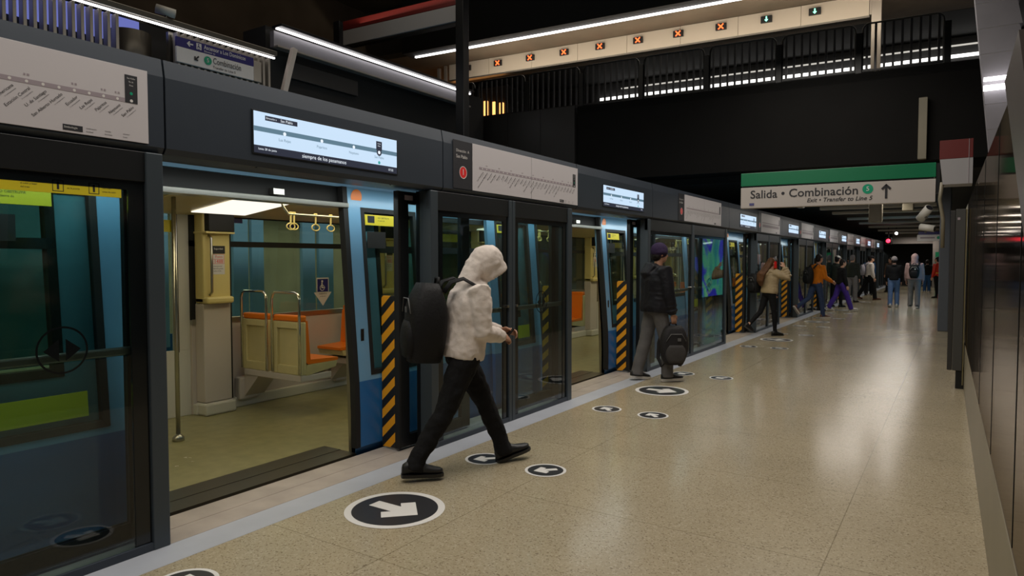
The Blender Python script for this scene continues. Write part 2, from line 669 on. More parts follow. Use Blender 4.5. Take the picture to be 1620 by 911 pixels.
names = ['second', 'third', 'fourth', 'fifth', 'sixth', 'seventh', 'eighth', 'ninth', 'tenth', 'eleventh', 'twelfth']
for i in range(9):
    x1 = -0.25 - i * 1.455
    railing(x1 - 1.33, x1, 'black slatted bridge railing panel with rounded top, ' + ('rightmost of the row' if i == 0 else names[i - 1] + ' counting from the right'))

ps = root('signal_board', (-12.9, 16.5, 7.0), 'long pale board above the bridge gates carrying red crosses and green arrows', 'board')
bd = MB()
for i in range(8):
    a = -12.9 + i * 1.42
    bd.box(a, a + 1.412, 16.505, 16.62, 6.98, 7.44, 0.004)
bd.build('panel', mat('pale_board', (0.52, 0.46, 0.38), 0.45), ps)
MB().box(-12.9, -1.54, 16.51, 16.7, 6.94, 6.98).build('lower_rail', M['dsteel'], ps)
MB().box(-1.5, -1.3, 16.51, 16.7, 5.1, 7.45, 0.01).box(-1.54, -1.5, 16.51, 16.6, 7.0, 7.44).build('end_post', M['fin'], ps)
MB().box(-13.1, -13.0, 16.51, 16.6, 5.1, 7.44, 0.01).box(-13.35, -13.25, 16.51, 16.6, 5.1, 7.4, 0.01).build('end_post', M['fin'], ps)
ps.matrix_world = BX @ Matrix.Translation(ps.location)
for i in range(10):
    x = -12.22 + i * 1.062
    green = i > 7
    t = root('lane_signal', (x, 16.46, 7.25), ('lane signal with green down arrow, ' + ('left one of the pair' if i == 8 else 'right one of the pair')) if green else 'lane signal with glowing red cross, ' + ('leftmost on the board' if i == 0 else names[i - 1] + ' from the left on the board'), 'signal', 'lane signals on the bridge board')
    MB().box(x - 0.13, x + 0.13, 16.45, 16.5, 7.17, 7.33, 0.005).build('housing', M['black'], t)
    b = MB()
    yy = 16.446
    if green:
        b.box(x - 0.014, x + 0.014, yy - 0.004, yy, 7.23, 7.31)
        b.poly([(x - 0.045, yy - 0.003, 7.24), (x, yy - 0.003, 7.19), (x + 0.045, yy - 0.003, 7.24)])
    else:
        for s in (1, -1):
            mm = Matrix.Translation((x, yy - 0.002, 7.25)) @ Matrix.Rotation(s * R(45), 4, 'Y')
            b.box(-0.085, 0.085, -0.003, 0.003, -0.014, 0.014, 0, mm)
    b.build('arrow' if green else 'cross', M['greenx'] if green else M['redx'], t)
    t.matrix_world = BX @ Matrix.Translation(t.location)

t = root('kiosk', (-13.3, 18.5, 5.1), 'warmly lit orange kiosk front behind the bridge railing', 'kiosk')
MB(BX).box(-14.3, -12.0, 18.6, 20.0, 5.1, 7.2).build('body', M['soot'], t)
for k in range(7):
    a = -14.1 + k * 0.3
    MB(BX).box(a, a + 0.14, 18.52, 18.6, 6.1, 7.0 - k * 0.06, 0.01).build('lit_panel', M['amber'], t)

# ---------------------------------------------------------------- red and white station board with its posts
def platepost(x, y, z0, z1, label):
    t = MB().box(x - 0.09, x + 0.09, y - 0.09, y + 0.09, z0, z1, 0.01).build('column', M['black'])
    return tag(t, label, 'column', 'black columns over the tracks')


platepost(-10.98, 10.1, 3.6, 6.6, 'black steel column left of the red and white hanging board')
platepost(-7.73, 10.1, 2.78, 9.0, 'tall black steel column right of the red and white hanging board')
t = root('hanging_board', (-9.3, 10.0, 6.0), 'blank red topped white board hanging between two black columns', 'sign')
HB = Matrix.Translation((-10.7, 10, 0)) @ Matrix.Rotation(R(3), 4, 'Z') @ Matrix.Translation((10.7, -10, 0))
MB(HB).box(-10.72, -7.88, 9.95, 10.15, 6.03, 6.33, 0.01).build('white_band', mat('grey_white', (0.33, 0.32, 0.32), 0.5), t)  # white band in a plain greyed white
MB(HB).box(-10.72, -7.88, 9.95, 10.15, 6.332, 6.52, 0.01).build('red_band', mat('deep_red', (0.13, 0.009, 0.007), 0.5), t)
MB(HB).box(-10.72, -7.84, 9.98, 10.12, 6.0, 6.028, 0.004).build('lower_edge', M['dsteel'], t)

# ---------------------------------------------------------------- metal fins, lift sign, light beam, far upper left
def fins(y0, y1, n, label):
    t = root('fin_screen', (-9.6, y0, 3.6), label, 'screen wall', 'metal fin screens beyond the tracks')
    for k in range(n):
        y = y0 + (y1 - y0) * (k + 0.5) / n
        MB().box(-9.56, -9.44, y - 0.02, y + 0.02, 3.6, 4.88, 0.004).build('fin', M['fin'], t)
    return t


fins(1.6, 4.83, 30, 'vertical metal fins with blue dusk light between them, left of the dark gap')
t2 = fins(5.58, 7.22, 16, 'vertical metal fins behind the blue and white lift sign')
MB().box(-9.66, -9.6, 5.57, 7.24, 3.6, 4.9).build('backing', M['dsteel'], t2)
struct('window_1', MB().box(-10.6, -10.55, 0.5, 5.66, 4.86, 5.4).box(-10.6, -10.55, 5.36, 5.58, 3.6, 4.92), M['sky'])
struct('wall_window_low', MB().box(-10.7, -10.62, 0.5, 9, 3.6, 5.4), M['soot'])
o = MB().box(-9.47, -9.44, 1.6, 7.28, 4.90, 4.922).build('light_strip', M['led'])
tag(o, 'thin white light strip along the top of the metal fins', 'light strip')
o = MB().box(-9.7, -9.4, 1.5, 7.3, 4.94, 5.02, 0.01).build('coping', M['dsteel'])
tag(o, 'grey metal coping on top of the fin screens', 'coping')
struct('wall_lift_shaft', MB().tube([(-10.1, 5.28, 3.6), (-10.1, 5.28, 4.88)], 0.28, 24), M['dsteel'], True)

t = root('lift_sign', (-9.4, 6.2, 4.6), 'blue and white lift and transfer sign hung on the metal fins', 'sign')
MB().box(-9.42, -9.38, 5.56, 6.83, 4.66, 4.795, 0.003).build('blue_band', M['navy'], t)
MB().box(-9.42, -9.38, 5.56, 6.83, 4.44, 4.657, 0.003).build('white_band', M['white'], t)
MB().box(-9.44, -9.39, 6.84, 6.98, 4.44, 4.76, 0.006).build('end_box', M['fin'], t)
X = -9.374
fitx(text('lettering', 'Ascensor a Los Dominicos', (X, 5.98, 4.742), 0.085, M['white'], t, bold=0.01), 0.70)
text('lettering', 'Elevator to', (X, 5.98, 4.685), 0.04, M['white'], t)
fitx(text('lettering', 'Combinaci\u00f3n', (X, 6.12, 4.575), 0.13, M['dark'], t), 0.47)
text('lettering', 'Transfer to Line 5', (X, 6.12, 4.485), 0.052, M['dark'], t)
MB().disc((X, 6.04, 4.56), 0.062, (1, 0, 0)).build('line_disc', M['greenc'], t)
text('numeral', '5', (X + 0.002, 6.04, 4.56), 0.085, M['white'], t, al='CENTER')


def arrow(c, L, wd, ang, u, v, off):
    """flat arrow polygon pieces at c in plane u,v pointing at ang"""
    c, u, v = V(c), V(u), V(v)
    d = u * math.cos(ang) + v * math.sin(ang)
    n = u * -math.sin(ang) + v * math.cos(ang)
    h, A, q = wd / 2, L * 0.42, wd * 0.7071
    tp = L / 2
    xin, yin = tp - A - q, A - q
    up_ = [(tp, 0), (tp - A, A), (xin, yin), (xin + yin - h, h), (-L / 2, h)]
    b = MB().poly([c + d * x_ + n * y_ + off for x_, y_ in up_ + [(x_, -y_) for x_, y_ in up_[::-1][:-1]]])
    return b


arrow((X, 5.76, 4.73), 0.10, 0.02, math.pi, (0, 1, 0), (0, 0, 1), V((0.001, 0, 0))).build('arrow', M['white'], t)
arrow((X, 5.86, 4.55), 0.10, 0.022, R(225), (0, 1, 0), (0, 0, 1), V((0.001, 0, 0))).build('arrow', M['dark'], t)
wp = MB().box(X - 0.001, X, 5.86, 5.94, 4.685, 4.775)
wp.build('wheelchair_field', M['white'], t)
MB().disc((X + 0.002, 5.895, 4.757), 0.01, (1, 0, 0)).disc((X + 0.002, 5.895, 4.71), 0.024, (1, 0, 0), r2=0.018).box(X, X + 0.002, 5.888, 5.9, 4.715, 4.745).box(X, X + 0.002, 5.89, 5.92, 4.715, 4.724).build('wheelchair_symbol', M['navy'], t)

t = root('light_beam', (-9.5, 9, 5.2), 'sloping-looking grey beam washed by a bright white strip beyond the tracks', 'light beam')
MB().box(-9.6, -9.5, 7.31, 12.6, 5.12, 5.385, 0.004).build('fascia', mat('beam_fascia', (0.26, 0.25, 0.27), 0.4), t)
MB().box(-9.52, -9.4, 7.31, 12.6, 5.10, 5.13, 0.004).build('lower_lip', M['fin'], t)
MB().box(-9.55, -9.30, 7.31, 12.6, 5.42, 5.46, 0.004).build('cover', M['black'], t)
MB().box(-9.45, -9.40, 7.31, 12.6, 5.39, 5.412).build('strip', M['led'], t)
struct('wall_beam_back', MB().box(-10.3, -9.7, 7.3, 13.5, 3.6, 5.5), M['soot'])
o = MB().box(-9.69, -9.62, 7.7, 9.3, 4.72, 5.0, 0.005).build('grey_panel', M['fascia2'])
tag(o, 'plain dull grey panel under the bright beam', 'panel')
o = MB().box(-0.045, 0.045, -0.045, 0.045, -0.55, 1.0, 0.01).build('inclined_bar', mat('pale_bar', (0.65, 0.58, 0.53), 0.4))
o.location = (-9.3, 7.28, 4.15)
o.rotation_euler = (R(-16), 0, 0)
tag(o, 'pale slanted bar rising behind the screen door header', 'bar')


def cctv(loc, rz, rx, s, label):
    t = root('security_camera', loc, label, 'camera', 'security cameras')
    MB().tube([(0, -0.14 * s, 0), (0, 0.14 * s, 0)], 0.07 * s, 16).build('barrel', M['slat'], t, True)
    t.children[0].location = (0, 0, 0)
    for c in t.children:
        c.data.transform(Matrix.Translation(V(loc)))
    MB().tube([V(loc) + V((0, 0.02 * s, 0)), V(loc) + V((0, 0.02 * s, -0.11 * s))], 0.02 * s, 8).build('bracket', M['dsteel'], t)
    MB().disc(V(loc) + V((0, -0.142 * s, 0)), 0.055 * s, (0, -1, 0)).build('lens', M['dark'], t)
    t.rotation_euler = (rx, 0, rz)
    return t


cctv((-9.45, 5.45, 5.12), R(-35), R(-12), 0.9, 'beige tube camera on top of the metal fins')

# ---------------------------------------------------------------- transfer sign over the platform
t = root('hanging_sign', (-1.4, 10, 2.4), 'green topped white exit and transfer sign hanging over the platform', 'sign')
SX = Matrix.Translation((-2.62, 10.0, 0)) @ Matrix.Rotation(R(4.5), 4, 'Z') @ Matrix.Translation((2.62, -10, 0))
MB(SX).box(-2.62, -0.235, 10.0, 10.14, 2.34, 2.632, 0.004).build('white_band', mat('sign_white', (0.48, 0.44, 0.41), 0.4), t)
MB(SX).box(-2.62, -0.235, 10.0, 10.14, 2.655, 2.838, 0.004).build('green_band', M['green'], t)
MB(SX).box(-2.6, -0.26, 10.02, 10.12, 2.63, 2.66).build('gap_rail', M['black'], t)
yy = 9.997
fitx(text('lettering', 'Salida \u2022 Combinaci\u00f3n', (-2.49, yy, 2.525), 0.16, M['dark'], t, FY, bold=0.012, xf=SX), 1.37)
fitx(text('lettering', 'Exit \u2022 Transfer to Line 5', (-1.745, yy, 2.418), 0.078, M['dark'], t, FY, bold=0.01, shear=0.25, xf=SX), 0.80)
MB(SX).disc((-1.0, yy, 2.54), 0.064, (0, -1, 0)).build('line_disc', M['greenc'], t)
text('numeral', '5', (-1.0, yy - 0.002, 2.54), 0.085, M['white'], t, FY, al='CENTER', xf=SX)
ab = MB(SX)
ab.box(-0.80, -0.772, yy - 0.003, yy, 2.405, 2.555)
for s in (1, -1):
    ab.box(-0.07, 0.012, -0.0015, 0.0015, -0.014, 0.014, 0, Matrix.Translation((-0.786, yy - 0.002, 2.577)) @ Matrix.Diagonal((s, 1, 1, 1)) @ Matrix.Rotation(R(-45), 4, 'Y'))
ab.build('arrow', M['dark'], t)
MB(SX).box(-2.5, -2.435, yy - 0.002, yy, 2.375, 2.41).build('small_mark', mat('mark_blue', (0.08, 0.08, 0.22), 0.5), t)
for s in (MB(SX).box(-0.232, -0.19, 10.02, 10.1, 2.45, 2.83),):
    s.build('end_bracket', M['black'], t)

# ---------------------------------------------------------------- wall box, dark pylon and things at the right
t = root('wall_box', (0.0, 10, 2.5), 'red topped white box fixed to the polished wall above the dark pylon', 'box')
MB().prism([(-0.2, 9.95, 2.84), (0.14, 9.95, 2.84), (0.14, 9.95, 2.53), (-0.165, 9.95, 2.53)], (0, 0.4, 0)).build('white_band', mat('dull_white', (0.34, 0.33, 0.34), 0.4), t)
MB().box(-0.205, 0.14, 9.95, 10.35, 2.842, 3.07, 0.004).build('red_band', mat('dark_red', (0.12, 0.008, 0.006), 0.4), t)
MB().box(0.095, 0.10, 9.945, 9.95, 2.53, 3.07).build('seam', M['greyprint'], t)
t = root('pylon', (0.0, 10, 0.22), 'tall dark grey slab pylon standing at the end of the polished wall', 'pylon')
MB().box(-0.072, -0.02, 10.0, 10.35, 0.23, 2.21, 0.006).build('side_slab', M['fascia2'], t)
MB().box(-0.018, 0.085, 9.99, 10.35, 0.23, 2.225, 0.006).build('front_slab', mat('pylon_grey', (0.055, 0.055, 0.052), 0.4), t)
MB().box(0.087, 0.10, 10.0, 10.3, 0.05, 2.225, 0.003).build('brass_edge', mat('brass', (0.30, 0.26, 0.14), 0.4, metal=0.6), t)
MB().box(0.02, 0.12, 10.02, 10.3, 0.0, 0.24, 0.004).build('foot', M['black'], t)
MB().box(0.0, 0.028, 9.985, 9.99, 2.09, 2.12, 0.002).build('badge', M['greyprint'], t)
o = MB().tube([(-0.17, 9.98, 2.56), (-0.19, 9.98, 2.35), (-0.15, 9.98, 2.1), (-0.15, 9.98, 1.75)], 0.022, 8).build('conduit', M['stone'], None, True)
tag(o, 'bent beige pipe left of the dark pylon', 'pipe')
t = root('tiled_column', (0.5, 10.7, 2.3), 'leaning grey tiled column above the polished wall with a light line across it', 'column')
lx = lambda z: 0.385 - 0.094 * (z - 2.3) / 0.94
tb = MB()
z = 2.3
while z < 6.2:
    h = 0.315
    tb.prism([(lx(z), 10.6, z), (lx(z) + 0.46, 10.6, z), (lx(z + h) + 0.43, 10.6, z + h), (lx(z + h), 10.6, z + h)], (0, 0.3, 0))
    z += 0.32
tb.build('tiles', M['tile'], t)
MB().prism([(lx(2.3) + 0.01, 10.605, 2.3), (lx(2.3) + 0.44, 10.605, 2.3), (lx(6.2) + 0.40, 10.605, 6.2), (lx(6.2) + 0.01, 10.605, 6.2)], (0, 0.28, 0)).build('grout', M['slat'], t)
o = MB().box(0.235, 1.8, 10.50, 10.56, 3.86, 3.90).build('light_strip', M['led'])
tag(o, 'short bright light strip crossing the leaning tiled column', 'light strip')
o = MB().box(0.235, 1.8, 10.50, 10.56, 3.74, 3.80).build('light_strip', M['led'])  # added glowing bar, imitates the strip's reflection in the tiles
tag(o, 'second light strip just under the one on the tiled column', 'light strip')
o = MB().prism([(0.118, 2.75, 2.18), (0.7, 2.75, 2.18), (0.7, 2.75, 1.6), (0.19, 2.75, 1.6)], (0, -0.6, 0)).build('reflection_slab', mat('reflection_brown', (0.12, 0.105, 0.10), 0.35), None)  # a reflection in the polished wall, modelled as a solid piece
tag(o, 'brownish leaning slab standing in for a reflection at the right edge of the picture', 'slab')
o = MB().box(-0.65, -0.51, 14.72, 14.85, 3.47, 4.6, 0.006).build('vertical_bar', M['stone'])
tag(o, 'beige vertical bar mounted on the black bridge front', 'bar')
o = MB().box(-0.33, -0.12, 17.9, 18.4, 0, 3.35, 0.02).build('column', mat('bluegrey_column', (0.10, 0.115, 0.14), 0.4))
tag(o, 'blue grey square column behind the dark pylon', 'column')

# slats, ducts, cameras of the low far ceiling
for i, y in enumerate((18.6, 20.4, 22.6, 26, 29.4, 32.8, 37, 41)):
    o = MB().box(-3.2, -0.45, y, y + 0.16, 2.98, 3.06, 0.01).build('ceiling_slat', M['slat'])
    tag(o, 'pale crosswise ceiling slat over the far platform, ' + ('nearest of the row' if i == 0 else names[i - 1] + ' from the near end'), 'slat', 'pale ceiling slats')
for i, (x, y, z0, z1, wd) in enumerate(((-1.55, 17.2, 2.45, 3.35, 0.26), (-0.95, 17.8, 2.72, 3.35, 0.22), (-0.68, 15.8, 2.75, 3.35, 0.2), (-3.0, 16.4, 2.78, 3.35, 0.12))):
    o = MB().box(x - wd / 2, x + wd / 2, y, y + 0.3, z0, z1, 0.015).build('ceiling_box', M['stone'])
    tag(o, ('largest beige box hanging from the far ceiling', 'middle-sized beige box hanging right of the largest ceiling box', 'small beige box beside the pylon under the ceiling', 'small pale box over the platform screen header')[i], 'box', 'beige ceiling boxes')
cctv((-0.52, 14.9, 2.47), R(40), R(-40), 1.1, 'upper beige camera hanging beside the dark pylon')
cctv((-0.47, 14.9, 2.2), R(70), R(10), 0.9, 'lower beige camera hanging beside the dark pylon')
t = root('hanging_sign', (-1.0, 32, 2.6), 'small distant blue and white sign hanging over the far platform', 'sign')
MB().box(-1.32, -0.55, 32, 32.1, 2.62, 2.74, 0.004).build('blue_band', M['navy'], t)
MB().box(-1.36, -0.36, 32, 32.1, 2.36, 2.615, 0.004).build('white_band', M['white'], t)
MB().disc((-0.62, 31.99, 2.49), 0.06, (0, -1, 0)).build('line_disc', M['greenc'], t)
arrow((-0.45, 31.99, 2.49), 0.14, 0.03, R(45), (1, 0, 0), (0, 0, 1), V((0, -0.002, 0))).build('arrow', M['dark'], t)
MB().box(-1.25, -0.75, 31.99, 32, 2.46, 2.52).build('writing_line', M['greyprint'], t)
MB().box(-0.9, -0.88, 32, 32.05, 2.7, 3.35).build('hanger', M['black'], t)
o = MB().ball((-2.55, 39, 2.93), 0.07).build('lamp_bulb', M['lamp'], None, True)
MB().cyl((-2.55, 39, 2.98), (-2.55, 39, 3.35), 0.02, 8).build('cord', M['black'], o)
tag(o, 'small white hanging bulb in front of the far end wall', 'lamp')
t = root('signal_lamp', (-2.95, 40, 2.6), 'glowing red signal lamp at the far end of the tracks', 'signal')
MB().ball((-2.97, 39.9, 2.58), 0.10).build('lens', emat('signal_red', (1.0, 0.02, 0.05), 6.0), t, True)
MB().box(-3.12, -2.82, 39.95, 40.2, 2.4, 2.76, 0.02).build('housing', M['black'], t)
MB().box(-3.0, -2.94, 40.0, 40.06, 2.7, 3.35).build('bracket', M['black'], t)
t = root('fire_extinguisher', (-0.42, 27.5, 0), 'red fire extinguisher standing by the far right wall', 'extinguisher')
MB().tube([(-0.42, 27.5, 0.0), (-0.42, 27.5, 0.05), (-0.42, 27.5, 0.42), (-0.42, 27.5, 0.5)], [0.08, 0.09, 0.09, 0.03], 16).build('cylinder', M['redc'], t, True)
MB().tube([(-0.42, 27.5, 0.5), (-0.42, 27.5, 0.58)], 0.025, 8).box(-0.44, -0.40, 27.38, 27.55, 0.57, 0.60, 0.005).build('valve', M['black'], t)

# ---------------------------------------------------------------- floor decals
def decal(x, y, r, ang, label, grp):
    t = root('floor_sticker', (x, y, 0.0), label, 'floor sticker', grp)
    MB().disc((x, y, 0.0022), r, (0, 0, 1), 64, r * 0.86).build('white_ring', M['dwhite'], t)
    MB().disc((x, y, 0.0022), r * 0.86, (0, 0, 1), 64).build('dark_disc', M['disc'], t)
    d = V((math.cos(ang), math.sin(ang), 0))
    n = V((-d.y, d.x, 0))
    c = V((x, y, 0.0034))
    w_, T, A, tp = 0.15, 0.30, 0.50, 0.60
    q = T * 0.7071
    xin, yin = tp - A - q, A - q
    up_ = [(tp, 0), (tp - A, A), (xin, yin), (xin + yin - w_, w_), (-0.58, w_)]
    P2 = up_ + [(x_, -y_) for x_, y_ in up_[::-1][:-1]]
    b = MB().poly([c + d * (x_ * r) + n * (y_ * r) for x_, y_ in P2])
    b.build('arrow', M['dwhite'], t)
    return t


DOORS = [2.09, 6.83, 13.05, 17.75, 22.5, 27.6, 32.0, 36.6, 41.2]
ordn = ['nearest', 'second', 'third', 'fourth', 'fifth', 'sixth', 'seventh', 'eighth', 'ninth']
G1, G2 = 'large exit arrow floor stickers', 'small boarding arrow floor stickers'
BIG = [3.17, 7.88, 14.2, 18.9, 23.7, 28.8]
for i, y in enumerate(BIG):
    decal(-2.98, y, 0.32 if i < 2 else 0.31, 0, 'large round floor sticker with white exit arrow before the ' + ordn[i] + ' open train door', G1)
SM = [(-3.16, 1.86, -1, 0), (-3.136, 4.378, 1, 0), (-2.578, 4.392, 1, 0), (-3.103, 6.581, -1, 1), (-2.578, 6.572, -1, 1), (-3.18, 9.238, 1, 1), (-2.629, 9.172, 1, 1), (-3.18, 12.82, -1, 2), (-2.645, 12.85, -1, 2), (-3.15, 15.4, 1, 2), (-2.63, 15.4, 1, 2), (-3.15, 17.5, -1, 3), (-2.63, 17.5, -1, 3), (-3.15, 20.2, 1, 3), (-2.63, 20.2, 1, 3), (-3.15, 22.3, -1, 4), (-2.63, 22.3, -1, 4)]
for x, y, s, d in SM:
    side = 'right' if s > 0 else 'left'
    row = 'nearer the glass' if x < -2.9 else 'farther from the glass'
    decal(x, y, 0.158, R(225) if s > 0 else R(135), 'small round floor sticker %s of the %s open door, %s' % (side, ordn[d], row), G2)

# ---------------------------------------------------------------- platform screen doors
XF = -3.66


def panel(y0, y1, nleaf, label, detail=True, teal=False):
    t = root('fixed_screen_panel', (XF, y0, 0), label, 'glass screen', 'fixed glass panels of the platform screen')
    MB().box(XF - 0.02, XF + 0.0, y0, y1, 0.0, 0.045, 0.003).build('bottom_rail', M['frame'], t)
    MB().box(XF - 0.05, XF - 0.005, y0, y1, 2.02, 2.18, 0.003).build('top_rail', M['black'], t)
    for a in (y0, y1 - 0.095):
        MB().box(XF - 0.12, XF + 0.005, a, a + 0.095, 0.0, 2.18, 0.006).build('post', M['post'], t)
        MB().box(XF - 0.185, XF - 0.122, a + 0.03, a + 0.10, 0.0, 2.18, 0.003).build('post_flank', M['black'], t)
    e = (y1 - y0 - 0.19) / nleaf
    for k in range(nleaf):
        a, b = y0 + 0.095 + e * k, y0 + 0.095 + e * (k + 1)
        if k:
            MB().box(XF - 0.06, XF + 0.003, a - 0.055, a - 0.004, 0.0, 2.18, 0.004).box(XF - 0.06, XF + 0.003, a + 0.004, a + 0.055, 0.0, 2.18, 0.004).build('middle_post', M['post'], t)
        a2, b2 = a + (0.05 if k else 0.0), b - (0.05 if k < nleaf - 1 else 0.0)
        g = MB().box(XF - 0.03, XF - 0.02, a2, b2, 0.04, 2.03).build('glass_leaf', M['glassL'], t)
        fw = 0.085
        MB().box(XF - 0.034, XF - 0.016, a2, a2 + fw, 0.04, 2.03).box(XF - 0.034, XF - 0.016, b2 - fw, b2, 0.04, 2.03).box(XF - 0.034, XF - 0.016, a2 + fw, b2 - fw, 1.97, 2.03).build('black_border', M['frit'], g)
        MB().box(XF - 0.075, XF - 0.04, a2 + 0.03, b2 - 0.06, 1.09, 1.135, 0.01).build('push_bar', M['dsteel'], g)
        if detail:
            c = (a2 + b2) / 2 if not teal else 1.56
            MB().disc((XF - 0.017, c, 1.155), 0.118, (1, 0, 0), r2=0.108).build('circle_mark', M['frit'], g)
            MB().poly([(XF - 0.017, c - 0.015, 1.21), (XF - 0.017, c - 0.015, 1.10), (XF - 0.017, c - 0.085, 1.155)]).poly([(XF - 0.017, c + 0.015, 1.21), (XF - 0.017, c + 0.015, 1.10), (XF - 0.017, c + 0.085, 1.155)]).build('arrow_mark', M['frit'], g)
        if nleaf == 2 and detail:
            yk = a2 + 0.03 if k else b2 - 0.03
            MB().tube([(XF - 0.015, yk, 1.145), (XF + 0.01, yk, 1.145)], 0.014, 14).build('lock_knob', M['chrome'], g)
    if detail:
        MB().box(XF - 0.2, XF - 0.19, y0 - 0.1, y0 - 0.0, 2.1, 2.14, 0.002).build('number_plate', M['greyprint'], t)
    return t


def sliding(y0, y1, left, label):
    """retracted leaf; left=True: its meeting edge is at y1"""
    t = root('sliding_screen_door', (-3.9, y0, 0), label, 'sliding door', 'open sliding leaves of the platform screen')
    a, b = -3.90, -3.855
    MB().box(a, b, y0, y0 + 0.13, 0.02, 2.17, 0.004).box(a, b, y1 - 0.13, y1, 0.02, 2.17, 0.004).box(a, b, y0 + 0.13, y1 - 0.13, 0.02, 0.12).box(a, b, y0 + 0.13, y1 - 0.13, 2.07, 2.17).build('leaf_frame', M['black'], t)
    MB().box(-3.885, -3.875, y0 + 0.13, y1 - 0.13, 0.12, 2.07).build('leaf_glass', M['glassL'], t)
    ye = y1 if left else y0
    s = -1 if left else 1
    MB().box(-4.05, -3.9, min(ye, ye + s * 0.012), max(ye, ye + s * 0.012), 0.02, 1.3, 0.002).build('hazard_plate', STRIPE, t)
    MB().box(-3.9, -3.85, min(ye - s * 0.004, ye + s * 0.02), max(ye - s * 0.004, ye + s * 0.02), 0.02, 2.17).build('rubber_edge', M['rubber'], t)
    return t


tl = panel(-1.25, 2.075, 1, 'nearest fixed glass panel, teal through its glass, at the left edge', True, True)
for n, a, b in (('yellow_sticker', 1.0, 1.86),):
    st = MB().box(XF - 0.019, XF - 0.0165, a, b, 1.925, 2.0, 0.001).build(n, M['yellow'], tl)
    lines_text('sticker_lettering', [('PRECAUCI\u00d3N', (XF - 0.016, 1.40, 1.982), 0.014, 0, 'LEFT', FX), ('al subir y bajar', (XF - 0.016, 1.40, 1.962), 0.012, 0, 'LEFT', FX), ('del tren', (XF - 0.016, 1.40, 1.945), 0.012, 0, 'LEFT', FX), ('no apoyarse', (XF - 0.016, 1.60, 1.975), 0.012, 0, 'LEFT', FX), ('en la puerta', (XF - 0.016, 1.60, 1.955), 0.012, 0, 'LEFT', FX), ('deje bajar', (XF - 0.016, 1.765, 1.97), 0.012, 0, 'LEFT', FX), ('antes de subir', (XF - 0.016, 1.765, 1.95), 0.012, 0, 'LEFT', FX)], M['dark'], st)
    for q in (1.535, 1.70):
        MB().box(XF - 0.0165, XF - 0.016, q, q + 0.05, 1.935, 1.938).box(XF - 0.0165, XF - 0.016, q, q + 0.05, 1.987, 1.99).box(XF - 0.0165, XF - 0.016, q, q + 0.003, 1.935, 1.99).box(XF - 0.0165, XF - 0.016, q + 0.047, q + 0.05, 1.935, 1.99).box(XF - 0.0165, XF - 0.016, q + 0.02, q + 0.03, 1.945, 1.98).build('sticker_symbol', M['dark'], st)

for i, D in enumerate(DOORS):
    nx = DOORS[i + 1] if i + 1 < len(DOORS) else 46.0
    pl = ordn[i]
    panel(D + 2.25, nx - 0.015, 2, 'double-leaf fixed glass panel just beyond the %s open train door' % pl, i < 4)
    sliding(D - 0.98, D + 0.0, True, 'sliding screen leaf drawn back left of the %s open train door' % pl)
    sliding(D + 2.07, D + 3.05, False, 'sliding screen leaf with hazard stripes right of the %s open train door' % pl)

# header, one segment per opening and per fixed panel
cuts = [-3.0, 2.095]
for i, D in enumerate(DOORS):
    cuts += [D + 2.42 + (0.0 if i else 0.0), (DOORS[i + 1] + 0.12) if i + 1 < len(DOORS) else 46.0]
for i in range(len(cuts) - 1):
    a, b = cuts[i], cuts[i + 1]
    kind = 'map' if i % 2 == 0 else 'screen'
    k = i // 2
    t = root('header_segment', (-3.75, a, 2.18), 'dark slate header segment carrying the %s route %s' % (ordn[min(k, 8)], 'map board' if kind == 'map' else 'display screen'), 'header', 'header segments of the platform screen')
    pts = [(-3.662, 2.215), (-3.662, 2.60), (-3.68, 2.70), (-3.98, 2.695), (-3.98, 2.19), (-3.69, 2.185)]
    MB().prism([(x, a + 0.006, z) for x, z in pts], (0, b - a - 0.012, 0)).build('cover', M['frame'], t)
    MB().prism([(x - 0.02, a, 2.2 + (z - 2.2) * 0.97) for x, z in pts], (0, b - a, 0)).build('inner_body', M['black'], t)
    n = max(2, int((b - a) / 0.9))
    if a < 16:
        for q in range(n):
            y = a + (b - a) * (q + 0.5) / n
            MB().cyl((-3.70, y, 2.184), (-3.70, y, 2.178), 0.008, 10).build('bolt', M['chrome'], t)

STN = ['Los Dominicos', 'Hernando de Magallanes', 'Manquehue', 'Escuela Militar', 'Alc\u00e1ntara', 'El Golf', 'Tobalaba', 'Los Leones', 'Pedro de Valdivia', 'Manuel Montt', 'Salvador', 'Baquedano', 'Universidad Cat\u00f3lica', 'Santa Luc\u00eda', 'Universidad de Chile', 'La Moneda', 'Los H\u00e9roes', 'Rep\u00fablica', 'U. Latinoamericana', 'Estaci\u00f3n Central', 'U. de Santiago', 'San Alberto Hurtado', 'Ecuador', 'Las Rejas', 'Pajaritos', 'Neptuno', 'San Pablo']


